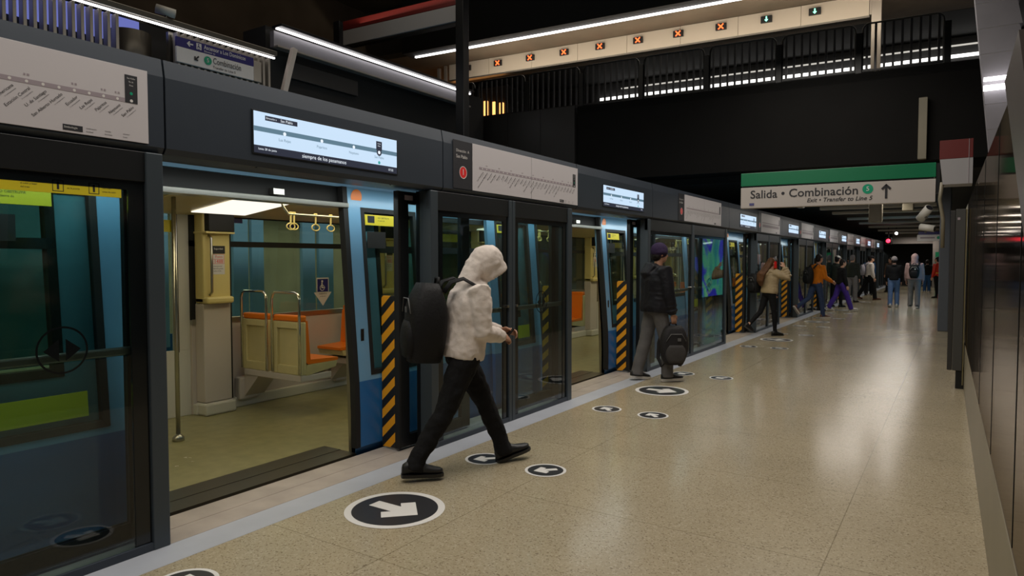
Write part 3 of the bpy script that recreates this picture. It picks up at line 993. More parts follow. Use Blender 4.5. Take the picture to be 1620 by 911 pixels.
def routemap(y1, wd, label, detail):
    xs = XF + 0.003
    t = root('route_map', (xs, y1 - wd, 2.4), label, 'route map', 'white route map boards on the header')
    z0, z1 = 2.225, (2.612 if y1 < 3 else 2.645)
    mid = y1 - wd / 2
    MB().box(xs - 0.004, xs, y1 - wd, mid - 0.003, z0, z1, 0.001).build('sheet', M['paper'], t)
    MB().box(xs - 0.004, xs, mid + 0.003, y1, z0, z1, 0.001).build('sheet', M['paper'], t)
    hd = MB().box(xs - 0.004, xs, y1 - wd - 0.28, y1 - wd - 0.004, z0, z1, 0.001).build('end_plate', M['dark'], t)
    c = y1 - wd - 0.14
    MB().disc((xs + 0.001, c, 2.37), 0.052, (1, 0, 0), 32).build('line_disc', M['redc'], hd)
    MB().disc((xs + 0.0014, c, 2.37), 0.055, (1, 0, 0), 32, 0.049).build('line_ring', M['dwhite'], hd)
    if detail:
        text('numeral', '1', (xs + 0.002, c, 2.37), 0.075, M['dwhite'], hd, al='CENTER', ext=0.0003)
        lines_text('lettering', [('Direcci\u00f3n  A', (xs + 0.001, c - 0.10, 2.555), 0.036, 0, 'LEFT', FX), ('San Pablo', (xs + 0.001, c - 0.10, 2.505), 0.042, 0, 'LEFT', FX)], M['dwhite'], hd)
    MB().box(xs, xs + 0.0008, y1 - wd + 0.1, y1 - 0.08, 2.425, 2.447).build('line_bar', M['greyprint'], t)
    MB().box(xs, xs + 0.0012, y1 - 0.12, y1 - 0.055, 2.425, 2.57, 0.0).build('end_station_box', M['dark'], t)
    MB().box(xs, xs + 0.0012, y1 - 0.42, y1 - 0.33, 2.236, 2.264).build('legend_box', M['dark'], t)
    if not detail:
        MB().box(xs, xs + 0.0006, y1 - wd + 0.12, y1 - 0.1, 2.34, 2.40).build('name_rows', M['greyprint'], t)
        return t
    sp = (wd - 0.24) / 26
    it = []
    d = MB()
    ic = MB()
    for k, s in enumerate(STN):
        y = y1 - 0.09 - sp * (26 - k)
        d.disc((xs + 0.0012, y, 2.436), 0.007, (1, 0, 0), 12)
        it.append((s, (xs + 0.0008, y + 0.012, 2.408), 0.0215, R(45), 'RIGHT', FX))
        it.append(('L1 correspondencia', (xs + 0.0008, y + 0.024, 2.394), 0.008, R(45), 'RIGHT', FX))
        if k % 3 == 1 or k > 23:
            ic.box(xs, xs + 0.0008, y - 0.012, y - 0.004, 2.462, 2.472).box(xs, xs + 0.0008, y + 0.002, y + 0.012, 2.462, 2.472)
    d.build('station_dots', M['dwhite'], t)
    ic.build('transfer_icons', M['greyprint'], t)
    lines_text('station_names', it, M['dark'], t)
    lines_text('end_lettering', [('San Pablo', (xs + 0.0016, y1 - 0.0875, 2.553), 0.011, 0, 'CENTER', FX), ('fin de', (xs + 0.0016, y1 - 0.0875, 2.535), 0.011, 0, 'CENTER', FX), ('l\u00ednea', (xs + 0.0016, y1 - 0.0875, 2.517), 0.011, 0, 'CENTER', FX)], M['dwhite'], t)
    MB().disc((xs + 0.0016, y1 - 0.0875, 2.475), 0.008, (1, 0, 0), 16).build('line_dot', M['greenc'], t)
    MB().disc((xs + 0.0018, y1 - 0.0875, 2.437), 0.008, (1, 0, 0), 16).build('end_dot', M['dwhite'], t)
    if y1 < 3:
        MB().disc((xs + 0.0018, 1.305, 2.475), 0.012, (1, 0, 0), 16).build('yellow_dot', M['yellow'], t)
        MB().disc((xs + 0.0018, 1.30, 2.436), 0.014, (1, 0, 0), 16, 0.009).build('ring_mark', M['dark'], t)
    lines_text('legend', [('Simbolog\u00eda', (xs + 0.0016, y1 - 0.415, 2.251), 0.014, 0, 'LEFT', FX)], M['dwhite'], t)
    lines_text('legend_rows', [(a, (xs + 0.0008, y1 - 0.315 + 0.09 * (k % 3), 2.258 - 0.016 * (k // 3)), 0.010, 0, 'LEFT', FX) for k, a in enumerate(('combinaci\u00f3n', 'transfer', 'ascensor', 'terminal', 'bicicletas', 'buses'))], M['dark'], t)
    return t


MAPS = [2.0, 6.945, 12.62, 17.6, 22.3, 27.4, 31.9, 36.4, 41.0]
for i, y in enumerate(MAPS):
    routemap(y, 2.02 if i < 3 else 1.9, ('white route map board at the left edge, nearest of its row', 'white route map board behind the hooded walker, second of its row')[i] if i < 2 else 'white route map board, %s counting away from the viewer' % ordn[i], i < 3)


def display(y0, wd, label, detail):
    xs = XF + 0.004
    t = root('display_screen', (xs, y0, 2.4), label, 'screen', 'lit information screens on the header')
    z0, z1 = 2.268, 2.525
    y1 = y0 + wd
    MB().box(xs - 0.006, xs, y0 - 0.012, y1 + 0.012, z0 - 0.008, z1 + 0.008, 0.001).build('bezel', M['black'], t)
    sc = MB().box(xs, xs + 0.001, y0, y1, z0 + 0.048, z1).build('picture', M['screen'], t)
    MB().box(xs, xs + 0.001, y0, y1, z0, z0 + 0.047).build('ticker', M['screendk'], t)
    MB().box(xs + 0.001, xs + 0.0014, y0, y1, z0 + 0.135, z0 + 0.165).build('line_bar', M['screenbar'], sc)
    d = MB()
    xs2 = [0.18, 0.42, 0.65]
    for f in xs2:
        d.disc((xs + 0.0018, y0 + wd * f, z0 + 0.145), 0.012, (1, 0, 0), 16)
    d.build('station_dots', M['screentx'], sc)
    q = y0 + wd * 0.85
    MB().box(xs + 0.001, xs + 0.0018, q - 0.03, q + 0.03, z0 + 0.155, z0 + 0.222).disc((xs + 0.0019, q, z0 + 0.14), 0.026, (1, 0, 0), 20).build('end_box', M['screendk'], sc)
    MB().disc((xs + 0.0024, q, z0 + 0.14), 0.013, (1, 0, 0), 16).build('end_dot', M['screentx'], sc)
    MB().box(xs + 0.001, xs + 0.0016, y0 + wd * 0.065, y0 + wd * 0.26, z1 - 0.048, z1 - 0.018).build('heading_box', M['screendk'], sc)
    MB().disc((xs + 0.0016, q, z0 + 0.064), 0.012, (1, 0, 0), 16).build('line_dot', emat('screen_teal', (0.02, 0.35, 0.33), 1.0), sc)
    if detail:
        lines_text('heading', [('Direcci\u00f3n a', (xs + 0.002, y0 + wd * 0.07, z1 - 0.033), 0.017, 0, 'LEFT', FX), ('San Pablo', (xs + 0.002, y0 + wd * 0.155, z1 - 0.033), 0.025, 0, 'LEFT', FX), ('fin de', (xs + 0.002, q, z0 + 0.205), 0.014, 0, 'CENTER', FX), ('l\u00ednea', (xs + 0.002, q, z0 + 0.188), 0.014, 0, 'CENTER', FX)], M['screentx'], sc)
        lines_text('station_names', [(s, (xs + 0.002, y0 + wd * f, z0 + 0.102), 0.026, 0, 'CENTER', FX) for s, f in zip(('Las Rejas', 'Pajaritos', 'Neptuno', 'San Pablo'), xs2 + [0.85])], M['screenbar'], sc)
        lines_text('ticker_lettering', [('lunes 20 de junio', (xs + 0.0018, y0 + 0.03, z0 + 0.027), 0.020, 0, 'LEFT', FX), ('siempre de los pasamanos', (xs + 0.0018, y0 + wd * 0.44, z0 + 0.024), 0.037, 0, 'CENTER', FX), ('07:32', (xs + 0.0018, y1 - 0.04, z0 + 0.022), 0.024, 0, 'RIGHT', FX)], M['screentx'], t)
    return t


for i, y in enumerate([2.655, 7.62, 13.95, 18.65, 23.3, 28.4, 32.8, 37.4, 42.0]):
    display(y, 1.28 if i < 5 else 1.2, 'lit blue-white display screen over the %s open train door' % ordn[i], i < 3)

# ---------------------------------------------------------------- train
def tx(z):
    return -4.12 - 0.135 * max(0.0, min(1.4, (z - 0.5) / 1.7))


def strip(mb, y0, y1, z0, z1, off=0.0, th=0.05):
    n = max(1, int((z1 - z0) / 0.25))
    zs = [z0 + (z1 - z0) * k / n for k in range(n + 1)]
    mb.prism([(tx(z) + off, y0, z) for z in zs] + [(tx(z) + off - th, y0, z) for z in zs[::-1]], (0, y1 - y0, 0))
    return mb


def leaf(t, y0, y1, meet, sticker):
    """outer plug door leaf slid open along the body; meet: y of the rubber meeting edge"""
    f = MB()
    o = 0.055
    strip(f, y0, y0 + 0.14, 0.6, 2.2, o, 0.04)
    strip(f, y1 - 0.14, y1, 0.6, 2.2, o, 0.04)
    strip(f, y0 + 0.14, y1 - 0.14, 2.04, 2.2, o, 0.04)
    strip(f, y0 + 0.14, y1 - 0.14, 0.6, 0.64, o, 0.04)
    d = f.build('door_leaf', M['blue'], t)
    strip(MB(), y0, y1, 0.06, 0.6, o, 0.04).build('lower_panel', M['blue2'], d)
    g = MB()
    strip(g, y0 + 0.14, y0 + 0.18, 0.64, 2.04, o + 0.003, 0.045)
    strip(g, y1 - 0.18, y1 - 0.14, 0.64, 2.04, o + 0.003, 0.045)
    strip(g, y0 + 0.18, y1 - 0.18, 0.64, 0.68, o + 0.003, 0.045)
    strip(g, y0 + 0.18, y1 - 0.18, 2.0, 2.04, o + 0.003, 0.045)
    g.build('window_frame', M['rubber'], d)
    strip(MB(), y0 + 0.18, y1 - 0.18, 0.68, 2.0, o - 0.01, 0.008).build('window_glass', M['glassT'], d)
    s = 1 if meet == y1 else -1
    strip(MB(), min(meet, meet + s * 0.05), max(meet, meet + s * 0.05), 0.06, 2.2, o + 0.004, 0.06).build('rubber_edge', M['rubber'], d)
    if sticker:
        strip(MB(), y0 + 0.19, y0 + 0.60, 1.895, 1.985, o - 0.004, 0.004).build('yellow_sticker', M['yellow'], d)
        x = tx(1.94) + o - 0.003
        it = [('NO OBSTRUYA', (x, y0 + 0.34, 1.96), 0.02, 0, 'LEFT', FX), ('el cierre de', (x, y0 + 0.34, 1.937), 0.018, 0, 'LEFT', FX), ('puertas', (x - 0.001, y0 + 0.34, 1.915), 0.018, 0, 'LEFT', FX)]
        lines_text('sticker_lettering', it, M['dark'], d)
        MB().box(x - 0.001, x + 0.001, y0 + 0.22, y0 + 0.30, 1.905, 1.975).build('sticker_symbol', M['dark'], d)
        MB().box(tx(1.75) + o - 0.006, tx(1.75) + o - 0.004, y0 + 0.2, y0 + 0.42, 1.70, 1.84).build('grey_notice', M['fascia2'], d)
        if s < 0:
            MB().disc((tx(2.12) + o + 0.004, y0 + 0.10, 2.125), 0.062, (1, 0, -0.07), 28).build('orange_dot', M['orange'], d)
            MB().box(tx(0.95) + o, tx(0.95) + o + 0.003, y0 + 0.05, y0 + 0.085, 0.93, 1.03, 0.001).build('pull_recess', M['black'], d)
        else:
            strip(MB(), y0 + 0.22, y1 - 0.25, 0.72, 0.86, o - 0.004, 0.004).build('lower_yellow_sticker', M['yellow'], d)
    return d


def seat(t, x0, x1, y, face, rail=True):
    """face=+1 looks to +y"""
    s = face
    w_ = x1 - x0
    def bx(mb, a0, a1, b0, b1, c0, c1, bev=0.01):
        mb.box(a0, a1, min(y + s * b0, y + s * b1), max(y + s * b0, y + s * b1), c0, c1, bev)
        return mb
    shell = MB()
    bx(shell, x0, x1, 0.03, 0.075, 0.43, 0.97, 0.012)
    for a0, a1, c0, c1 in ((x0, x0 + 0.06, 0.43, 0.97), (x1 - 0.06, x1, 0.43, 0.97), (x0 + 0.06, x1 - 0.06, 0.43, 0.52), (x0 + 0.06, x1 - 0.06, 0.9, 0.97)):
        bx(shell, a0, a1, 0.0, 0.032, c0, c1, 0.006)
    shell.prism([(x0, y + s * 0.06, 0.42), (x0, y + s * 0.46, 0.47), (x0, y + s * 0.48, 0.53), (x0, y + s * 0.08, 0.53)], (w_, 0, 0))
    sh = shell.build('seat', M['beige'], t)
    cu = MB()
    bx(cu, x0 + 0.005, x1 - 0.005, 0.0, 0.085, 0.972, 1.035, 0.015)
    cu.prism([(x0 + 0.01, y + s * 0.076, 0.56), (x0 + 0.01, y + s * 0.076, 0.98), (x0 + 0.01, y + s * 0.10, 0.98), (x0 + 0.01, y + s * 0.135, 0.58), (x0 + 0.01, y + s * 0.50, 0.565), (x0 + 0.01, y + s * 0.50, 0.535), (x0 + 0.01, y + s * 0.1, 0.535)], (w_ - 0.02, 0, 0))
    cu.build('cushion', M['orange'], sh)
    if rail:
        MB().tube([(x0 + 0.0, y - s * 0.012, 0.44), (x0 + 0.0, y - s * 0.012, 1.2), (x0 + 0.02, y - s * 0.012, 1.25), (x0 + 0.06, y - s * 0.012, 1.27), (x1 - 0.06, y - s * 0.012, 1.27), (x1 - 0.02, y - s * 0.012, 1.25), (x1, y - s * 0.012, 1.2), (x1, y - s * 0.012, 0.44)], 0.014, 10).build('grab_rail', M['chrome'], sh, True)
    return sh


def seatbase(t, x0, x1, y, s):
    b = MB()
    b.box(x0, x1, min(y, y + s * 0.4), max(y, y + s * 0.4), 0.36, 0.43, 0.01)
    b.prism([(x0 - 0.02, y + s * 0.02, 0.36), (x0 + 0.22, y + s * 0.02, 0.36), (x0 - 0.02, y + s * 0.02, 0.12)], (0, s * 0.25, 0))
    b.box(x0 - 0.12, x0 - 0.02, min(y - s * 0.04, y + s * 0.2), max(y - s * 0.04, y + s * 0.2), 0.08, 0.33, 0.02)
    return b.build('seat_base', M['pinkw'], t)


def strap(t, x, y, zb):
    b = MB()
    b.tube([(x, y, zb + 0.02), (x, y, zb - 0.09)], 0.012, 8, flat=0.5)
    b.tube([(x, y - 0.014, zb - 0.01), (x, y - 0.014, zb + 0.02), (x, y + 0.014, zb + 0.02), (x, y + 0.014, zb - 0.01)], 0.008, 6)
    s = b.build('strap', M['cream'], t)
    pts = []
    for k in range(15):
        a = k * 2 * math.pi / 14 + math.pi / 2
        pts.append((x, y + 0.05 * math.cos(a), zb - 0.12 + 0.032 * math.sin(a)))
    MB().tube(pts, 0.0065, 8).build('strap_ring', M['cream'], s, True)


def train(c0, c1, doors, label, detail=2):
    t = root('train_car', (-5.3, c0, 0), label, 'train', 'cars of the standing train')
    sp = []
    for D in doors:
        sp.append((D + 0.02, D + 1.83))
    # near side body
    edges = [c0] + [q for a, b in sp for q in (a, b)] + [c1]
    for k in range(0, len(edges), 2):
        a, b = edges[k], edges[k + 1]
        up = MB()
        strip(up, a, b, 0.6, 0.95)
        strip(up, a, b, 2.02, 2.2)
        wa, wb = a + 0.34, b - 0.34
        win = wb - wa > 0.4
        strip(up, a, wa if win else b, 0.95, 2.02)
        if win:
            strip(up, wb, b, 0.95, 2.02)
        sd = up.build('side_panel', M['blue'], t)
        strip(MB(), a, b, -0.9, 0.6).build('lower_side', M['blue2'], sd)
        if not win:
            continue
        fr = MB()
        for q0, q1, z0, z1 in ((wa, wa + 0.05, 0.95, 2.02), (wb - 0.05, wb, 0.95, 2.02), (wa, wb, 0.95, 1.0), (wa, wb, 1.97, 2.02), (wa, wb, 1.66, 1.72)):
            strip(fr, q0, q1, z0, z1, 0.004, 0.06)
        w_ = fr.build('side_window', M['rubber'], t)
        strip(MB(), wa + 0.05, wb - 0.05, 1.0, 1.97, -0.02, 0.008).build('pane', M['glassT'], w_)
    rf = MB()
    rf.prism([(-4.235, c0, 2.2), (-4.27, c0, 2.32), (-4.55, c0, 2.5), (-5.35, c0, 2.58), (-6.2, c0, 2.5), (-6.55, c0, 2.3), (-6.55, c0, 2.27), (-4.30, c0, 2.27), (-4.30, c0, 2.2)], (0, c1 - c0, 0))
    rf.build('roof', M['blue'], t)
    for a, b in sp:
        strip(MB(), a, b, 2.06, 2.2, -0.01, 0.06).build('door_header', M['rubber'], t)
        MB().box(-4.30, -4.17, a, b, 2.025, 2.065, 0.004).box(-4.25, -4.2, a + 1.1, a + 1.2, 2.08, 2.13, 0.005).build('door_rail', M['steel'], t)
        MB().box(-4.30, -4.115, a, b, -0.03, 0.004).box(-4.50, -4.305, a, b, -0.03, 0.006).build('threshold', M['dsteel'], t)
        for q, e in ((a, -1), (b, 1)):
            MB().prism([(-4.26, min(q, q + e * 0.02), 2.06), (-4.215, min(q, q + e * 0.02), 2.06), (-4.125, min(q, q + e * 0.02), 0.6), (-4.125, min(q, q + e * 0.02), 0.0), (-4.2, min(q, q + e * 0.02), 0.0)], (0, 0.02, 0)).build('door_jamb', M['steel'], t)
        leaf(t, a - 0.97, a + 0.0, a, detail > 1)
        leaf(t, b - 0.0, b + 0.97, b, detail > 1)
    # interior
    MB().box(-6.6, -4.13, c0, c1, -0.12, 0.0).build('floor', M['tfloor'], t)
    MB().prism([(-6.57, c0, 2.06), (-6.4, c0, 2.07), (-5.3, c0, 2.20), (-4.6, c0, 2.20), (-4.34, c0, 2.13), (-4.34, c0, 2.17), (-4.6, c0, 2.24), (-5.3, c0, 2.24), (-6.4, c0, 2.11), (-6.57, c0, 2.10)], (0, c1 - c0, 0)).build('ceiling_lining', M['ceilt'], t)
    fe = [c0 + 0.07] + [q for D in doors for q in (D + 0.05, D + 1.9)] + [c1 - 0.07]
    for k in range(0, len(fe), 2):
        a, b = fe[k], fe[k + 1]
        sd = MB().box(-6.62, -6.56, a, b, 0.0, 0.93).build('far_side_panel', M['pinkw'], t)
        MB().box(-6.62, -6.56, a, b, 2.08, 2.2).build('cornice', M['ceilt'], sd)
        MB().box(-6.6, -6.545, a, b, 0.93, 0.985, 0.004).build('window_ledge', M['steel'], sd)
        MB().box(-6.57, -6.5, a, b, 0.0, 0.11, 0.01).build('kick_board', M['slat'], sd)
        fr2 = MB()
        for q0, q1, z0, z1 in ((a, b, 1.74, 1.80), (a, b, 2.05, 2.08), (a, a + 0.05, 0.98, 2.08), (b - 0.05, b, 0.98, 2.08)):
            fr2.box(-6.61, -6.555, q0, q1, z0, z1)
        f2 = fr2.build('far_window', M['rubber'], t)
        MB().box(-6.59, -6.58, a, b, 0.98, 2.08).build('pane', M['glassT'], f2)
    for D in doors:
        a, b = D + 0.05, D + 1.9
        m_ = (a + b) / 2
        d = MB().box(-6.64, -6.59, a, m_ - 0.02, 0, 0.68, 0.004).box(-6.64, -6.59, m_ + 0.02, b, 0, 0.68, 0.004).box(-6.64, -6.59, a, a + 0.14, 0.68, 2.1).box(-6.64, -6.59, m_ - 0.18, m_ - 0.02, 0.68, 2.1).box(-6.64, -6.59, m_ + 0.02, m_ + 0.18, 0.68, 2.1).box(-6.64, -6.59, b - 0.16, b, 0.68, 2.1).build('far_door', M['slat'], t)
        MB().box(-6.63, -6.62, a + 0.14, m_ - 0.18, 0.68, 2.1).box(-6.63, -6.62, m_ + 0.18, b - 0.14, 0.68, 2.1).build('far_door_glass', M['glassT'], d)
        MB().box(-6.64, -6.58, m_ - 0.02, m_ + 0.02, 0, 2.1).box(-6.6, -6.585, m_ + 0.15, m_ + 0.2, 0.66, 2.1).box(-6.6, -6.585, b - 0.17, b - 0.12, 0.66, 2.1).build('far_door_rubber', M['rubber'], d)
        MB().box(-6.615, -6.61, m_ + 0.2, b - 0.16, 1.88, 2.0).build('far_door_sticker', M['yellow'], d)
        for e, q in ((1, D + 1.94), (-1, D + 0.03)):
            q0, q1 = min(q, q + e * 0.31), max(q, q + e * 0.31)
            pu = MB().box(-6.56, -6.40, q0, q1, 1.15, 2.12, 0.02).box(-6.56, -6.34, q0, q1, 1.15, 1.22, 0.02).box(-6.56, -6.33, q0 - 0.005, q1 + 0.01, 1.87, 1.89, 0.004).build('pillar', M['cream'], t)
            MB().box(-6.56, -6.41, q0, q1, 0.13, 1.148, 0.008).build('pillar_panel', M['pinkw'], pu)
            MB().box(-6.56, -6.36, q0 - 0.02, q1 + 0.02, 0.0, 0.125, 0.02).build('pillar_foot', M['slat'], pu)
            MB().box(-6.5, -6.32, q0 + 0.02, q1, 1.892, 2.09, 0.006).build('speaker_grille', M['rubber'], pu)
            MB().box(-6.56, -6.42, q1 - 0.002, q1 + 0.02, 0.13, 2.1).build('pillar_seam', M['rubber'], pu)
            MB().tube([(-6.39, q0 + 0.06, 1.24), (-6.35, q0 + 0.06, 1.27), (-6.35, q0 + 0.06, 1.82), (-6.39, q0 + 0.06, 1.85)], 0.013, 8).build('grab_bar', M['steel'], pu, True)
            if detail > 1:
                x = -6.398
                nt = MB().box(x - 0.002, x, q0 + 0.10, q0 + 0.24, 1.45, 1.66, 0.001).build('notice', M['dwhite'], t)
                MB().box(x, x + 0.001, q0 + 0.10, q0 + 0.245, 1.665, 1.745).build('notice_head', M['dark'], nt)
                MB().box(x, x + 0.0006, q0 + 0.105, q0 + 0.235, 1.56, 1.563).box(x, x + 0.0006, q0 + 0.105, q0 + 0.235, 1.605, 1.608).box(x, x + 0.0006, q0 + 0.105, q0 + 0.235, 1.655, 1.658).box(x, x + 0.0006, q0 + 0.105, q0 + 0.108, 1.56, 1.658).box(x, x + 0.0006, q0 + 0.232, q0 + 0.235, 1.56, 1.658).build('notice_frame', M['redc'], nt)
                lines_text('notice_number', [('1488', (x + 0.0008, q0 + 0.17, 1.583), 0.052, 0, 'CENTER', FX), ('Fono', (x + 0.0008, q0 + 0.175, 1.632), 0.04, 0, 'CENTER', FX)], M['redc'], nt)
                lines_text('notice_lettering', [('emergencias', (x + 0.0008, q0 + 0.11, 1.535), 0.02, 0, 'LEFT', FX), ('llamada gratis', (x + 0.0008, q0 + 0.11, 1.51), 0.02, 0, 'LEFT', FX), ('todo el d\u00eda', (x + 0.0008, q0 + 0.11, 1.485), 0.02, 0, 'LEFT', FX)], M['dark'], nt)
                lines_text('notice_heading', [('Seguridad', (x + 0.0014, q0 + 0.17, 1.715), 0.026, 0, 'CENTER', FX)], M['dwhite'], nt)
        MB().prism([(-6.3, D + 1.76, 2.078), (-5.3, D + 1.76, 2.196), (-5.3, D + 1.76, 2.186), (-6.3, D + 1.76, 2.068)], (0, 0.6, 0)).build('ceiling_light', M['lampw'], t)
        gr = MB()
        for k in range(6):
            gr.prism([(-6.2, D + 0.3 + k * 0.17, 2.09), (-5.4, D + 0.3 + k * 0.17, 2.184), (-5.4, D + 0.3 + k * 0.17, 2.178), (-6.2, D + 0.3 + k * 0.17, 2.084)], (0, 0.03, 0))
        gr.build('ceiling_vent', M['beige'], t)
        MB().cyl((-5.73, D + 1.25, 0.0), (-5.73, D + 1.25, 2.2), 0.019, 14).tube([(-5.73, D + 1.25, 0.0), (-5.73, D + 1.25, 0.03), (-5.73, D + 1.25, 0.06)], [0.05, 0.05, 0.022], 16).build('pole', M['steel'], t, True)
        for y, s in ((D + 2.41, 1), (D + 3.92, -1)):
            seatbase(t, -6.43, -5.5, y, s)
            for x0, x1 in ((-6.44, -6.02), (-5.93, -5.5)):
                seat(t, x0, x1, y, s, s > 0)
            if detail > 1 and s > 0:
                pass
        if detail:
            y = D + 2.2
            MB().tube([(-5.5, y, 2.2), (-5.5, y + 0.02, 2.12), (-5.5, y + 0.08, 2.05), (-5.5, y + 1.0, 2.05), (-5.5, y + 1.06, 2.12), (-5.5, y + 1.08, 2.2)], 0.013, 8).build('strap_bar', M['chrome'], t, True)
            for q in (0.11, 0.15, 0.42, 0.62, 0.80):
                strap(t, -5.5, y + q, 2.05)
            b = MB().box(-6.577, -6.574, D + 3.55, D + 3.73, 1.20, 1.37, 0.001).build('priority_sign', M['navy'], t)
            MB().poly([(-6.5735, D + 3.50, 1.20), (-6.5735, D + 3.78, 1.20), (-6.5735, D + 3.64, 1.03)]).build('priority_arrow', M['dwhite'], b)
            MB().box(-6.5738, -6.5735, D + 3.545, D + 3.735, 1.195, 1.38).build('priority_edge', M['dwhite'], b)
            MB().box(-6.5733, -6.573, D + 3.555, D + 3.725, 1.205, 1.365).build('priority_field', M['navy'], b)
            y = D + 3.63
            MB().disc((-6.572, y, 1.335), 0.015, (1, 0, 0), 14).disc((-6.572, y, 1.255), 0.038, (1, 0, 0), 24, 0.029).box(-6.573, -6.572, y - 0.012, y + 0.006, 1.25, 1.318).box(-6.573, -6.572, y, y + 0.045, 1.25, 1.263).build('priority_symbol', M['dwhite'], b)
            lines_text('priority_lettering', [('ASIENTO', (-6.572, D + 3.64, 1.18), 0.03, 0, 'CENTER', FX), ('preferente', (-6.572, D + 3.64, 1.15), 0.022, 0, 'CENTER', FX)], M['dark'], b)
            MB().box(-6.572, -6.57, D + 2.42, D + 2.52, 2.0, 2.05).box(-6.572, -6.57, D + 3.1, D + 3.3, 1.98, 2.03).build('blue_label', M['navy'], t)
    for q in (c0, c1 - 0.06):
        MB().box(-6.6, -4.25, q, q + 0.06, 0, 2.2).build('end_wall', M['cream'], t)
    MB().box(-6.55, -4.3, c0 + 0.1, c1 - 0.1, -0.9, -0.15, 0.02).build('underframe', M['rubber'], t)
    return t


t1 = train(-3.6, 26.2, [-2.7] + DOORS[:5], 'nearest train car, blue with an open door showing orange seats')
t3 = train(26.6, 41.0, DOORS[5:8], 'far train car behind the distant passengers', 1)
ad = root('advert_lightbox', (0.0, 24.5, 0.35), 'backlit blue and green advert on the far right wall, reflected in the glass screens', 'advert')
MB().box(-0.17, -0.085, 22.6, 26.4, 0.27, 2.40, 0.01).build('case', M['black'], ad)
MB().box(-0.174, -0.171, 22.7, 26.3, 0.33, 2.35).build('poster', M['adprint'], ad)
ot = root('train_car', (-8.5, 2, 0), 'blue train on the opposite track, glimpsed through the windows of the nearest car', 'train', None)
for k, (a, b) in enumerate(((2.6, 3.4), (3.5, 4.3), (5.13, 5.34), (5.39, 5.57), (6.19, 6.41), (6.48, 6.74), (8.4, 8.6), (8.66, 8.9), (11.0, 11.3))):
    MB().box(-7.56, -7.5, a, b, 0.6, 2.2, 0.004).build('door_pillar', M['blue'], ot)
MB().box(-7.58, -7.52, 2.0, 13, -0.9, 0.75).box(-7.58, -7.52, 2.0, 13, 2.15, 2.3).build('side_panel', M['blue2'], ot)
MB().box(-7.56, -7.54, 2.0, 13, 0.75, 2.15).build('side_glass', M['glassT'], ot)
MB().box(-9.55, -9.5, 2.0, 13, 0.0, 2.4).build('inner_wall', M['tunnel'], ot)
MB().box(-9.55, -7.58, 2.0, 13, 2.4, 2.45).build('roof', M['blue'], ot)
MB().box(-9.55, -7.58, 2.0, 13, -0.1, 0.0).build('floor', M['tfloor'], ot)
tf = MB()
for k in range(7):
    a = random.uniform(2.6, 3.1)
    q = random.uniform(-5.2, -4.7)
    tf.poly([(q + random.uniform(-.03, .03), a + random.uniform(-.03, .03), 0.002) for _ in range(4)])
o = tf.build('floor_scuff', M['dwhite'], t1)
for y in (-1.1, 2.1, 5.0, 8.6, 12.0, 14.4, 17.2, 20.0, 23.6, 28.8, 33.2, 38.5):
    for _ in (0,):
        area('car_lamp', (-5.35, y, 2.17), 0.5, 2.2, 11, CARLIGHT)

# ---------------------------------------------------------------- people
def remesh(mb, voxel, it=4, disp=0.0, dscale=0.12, cut=None, solid=0.0):
    me = bpy.data.meshes.new('tmp')
    bmesh.ops.recalc_face_normals(mb.b, faces=mb.b.faces)
    mb.b.to_mesh(me)
    mb.b.free()
    ob = bpy.data.objects.new('tmp', me)
    COL.objects.link(ob)
    md = ob.modifiers.new('r', 'REMESH')
    md.mode = 'VOXEL'
    md.voxel_size = voxel
    if it:
        sm = ob.modifiers.new('s', 'SMOOTH')
        sm.factor = 0.5
        sm.iterations = it
    if disp:
        tx_ = bpy.data.textures.new('folds', 'CLOUDS')
        tx_.noise_scale = dscale * 0.75
        dm = ob.modifiers.new('d', 'DISPLACE')
        dm.texture = tx_
        dm.strength = disp
        dm.mid_level = 0.5
        dm.texture_coords = 'LOCAL'
        s2 = ob.modifiers.new('s2', 'SMOOTH')
        s2.iterations = 1
    dg = bpy.context.evaluated_depsgraph_get()
    m2 = bpy.data.meshes.new_from_object(ob.evaluated_get(dg))
    bpy.data.objects.remove(ob)
    bpy.data.meshes.remove(me)
    if cut:
        b = bmesh.new()
        b.from_mesh(m2)
        fs = [f for f in b.faces if cut(f.calc_center_median())]
        bmesh.ops.delete(b, geom=fs, context='FACES')
        b.to_mesh(m2)
        b.free()
        if solid:
            ob = bpy.data.objects.new('tmp', m2)
            COL.objects.link(ob)
            so = ob.modifiers.new('so', 'SOLIDIFY')
            so.thickness = solid
            so.offset = -1
            dg = bpy.context.evaluated_depsgraph_get()
            m3 = bpy.data.meshes.new_from_object(ob.evaluated_get(dg))
            bpy.data.objects.remove(ob)
            m2 = m3
    return m2


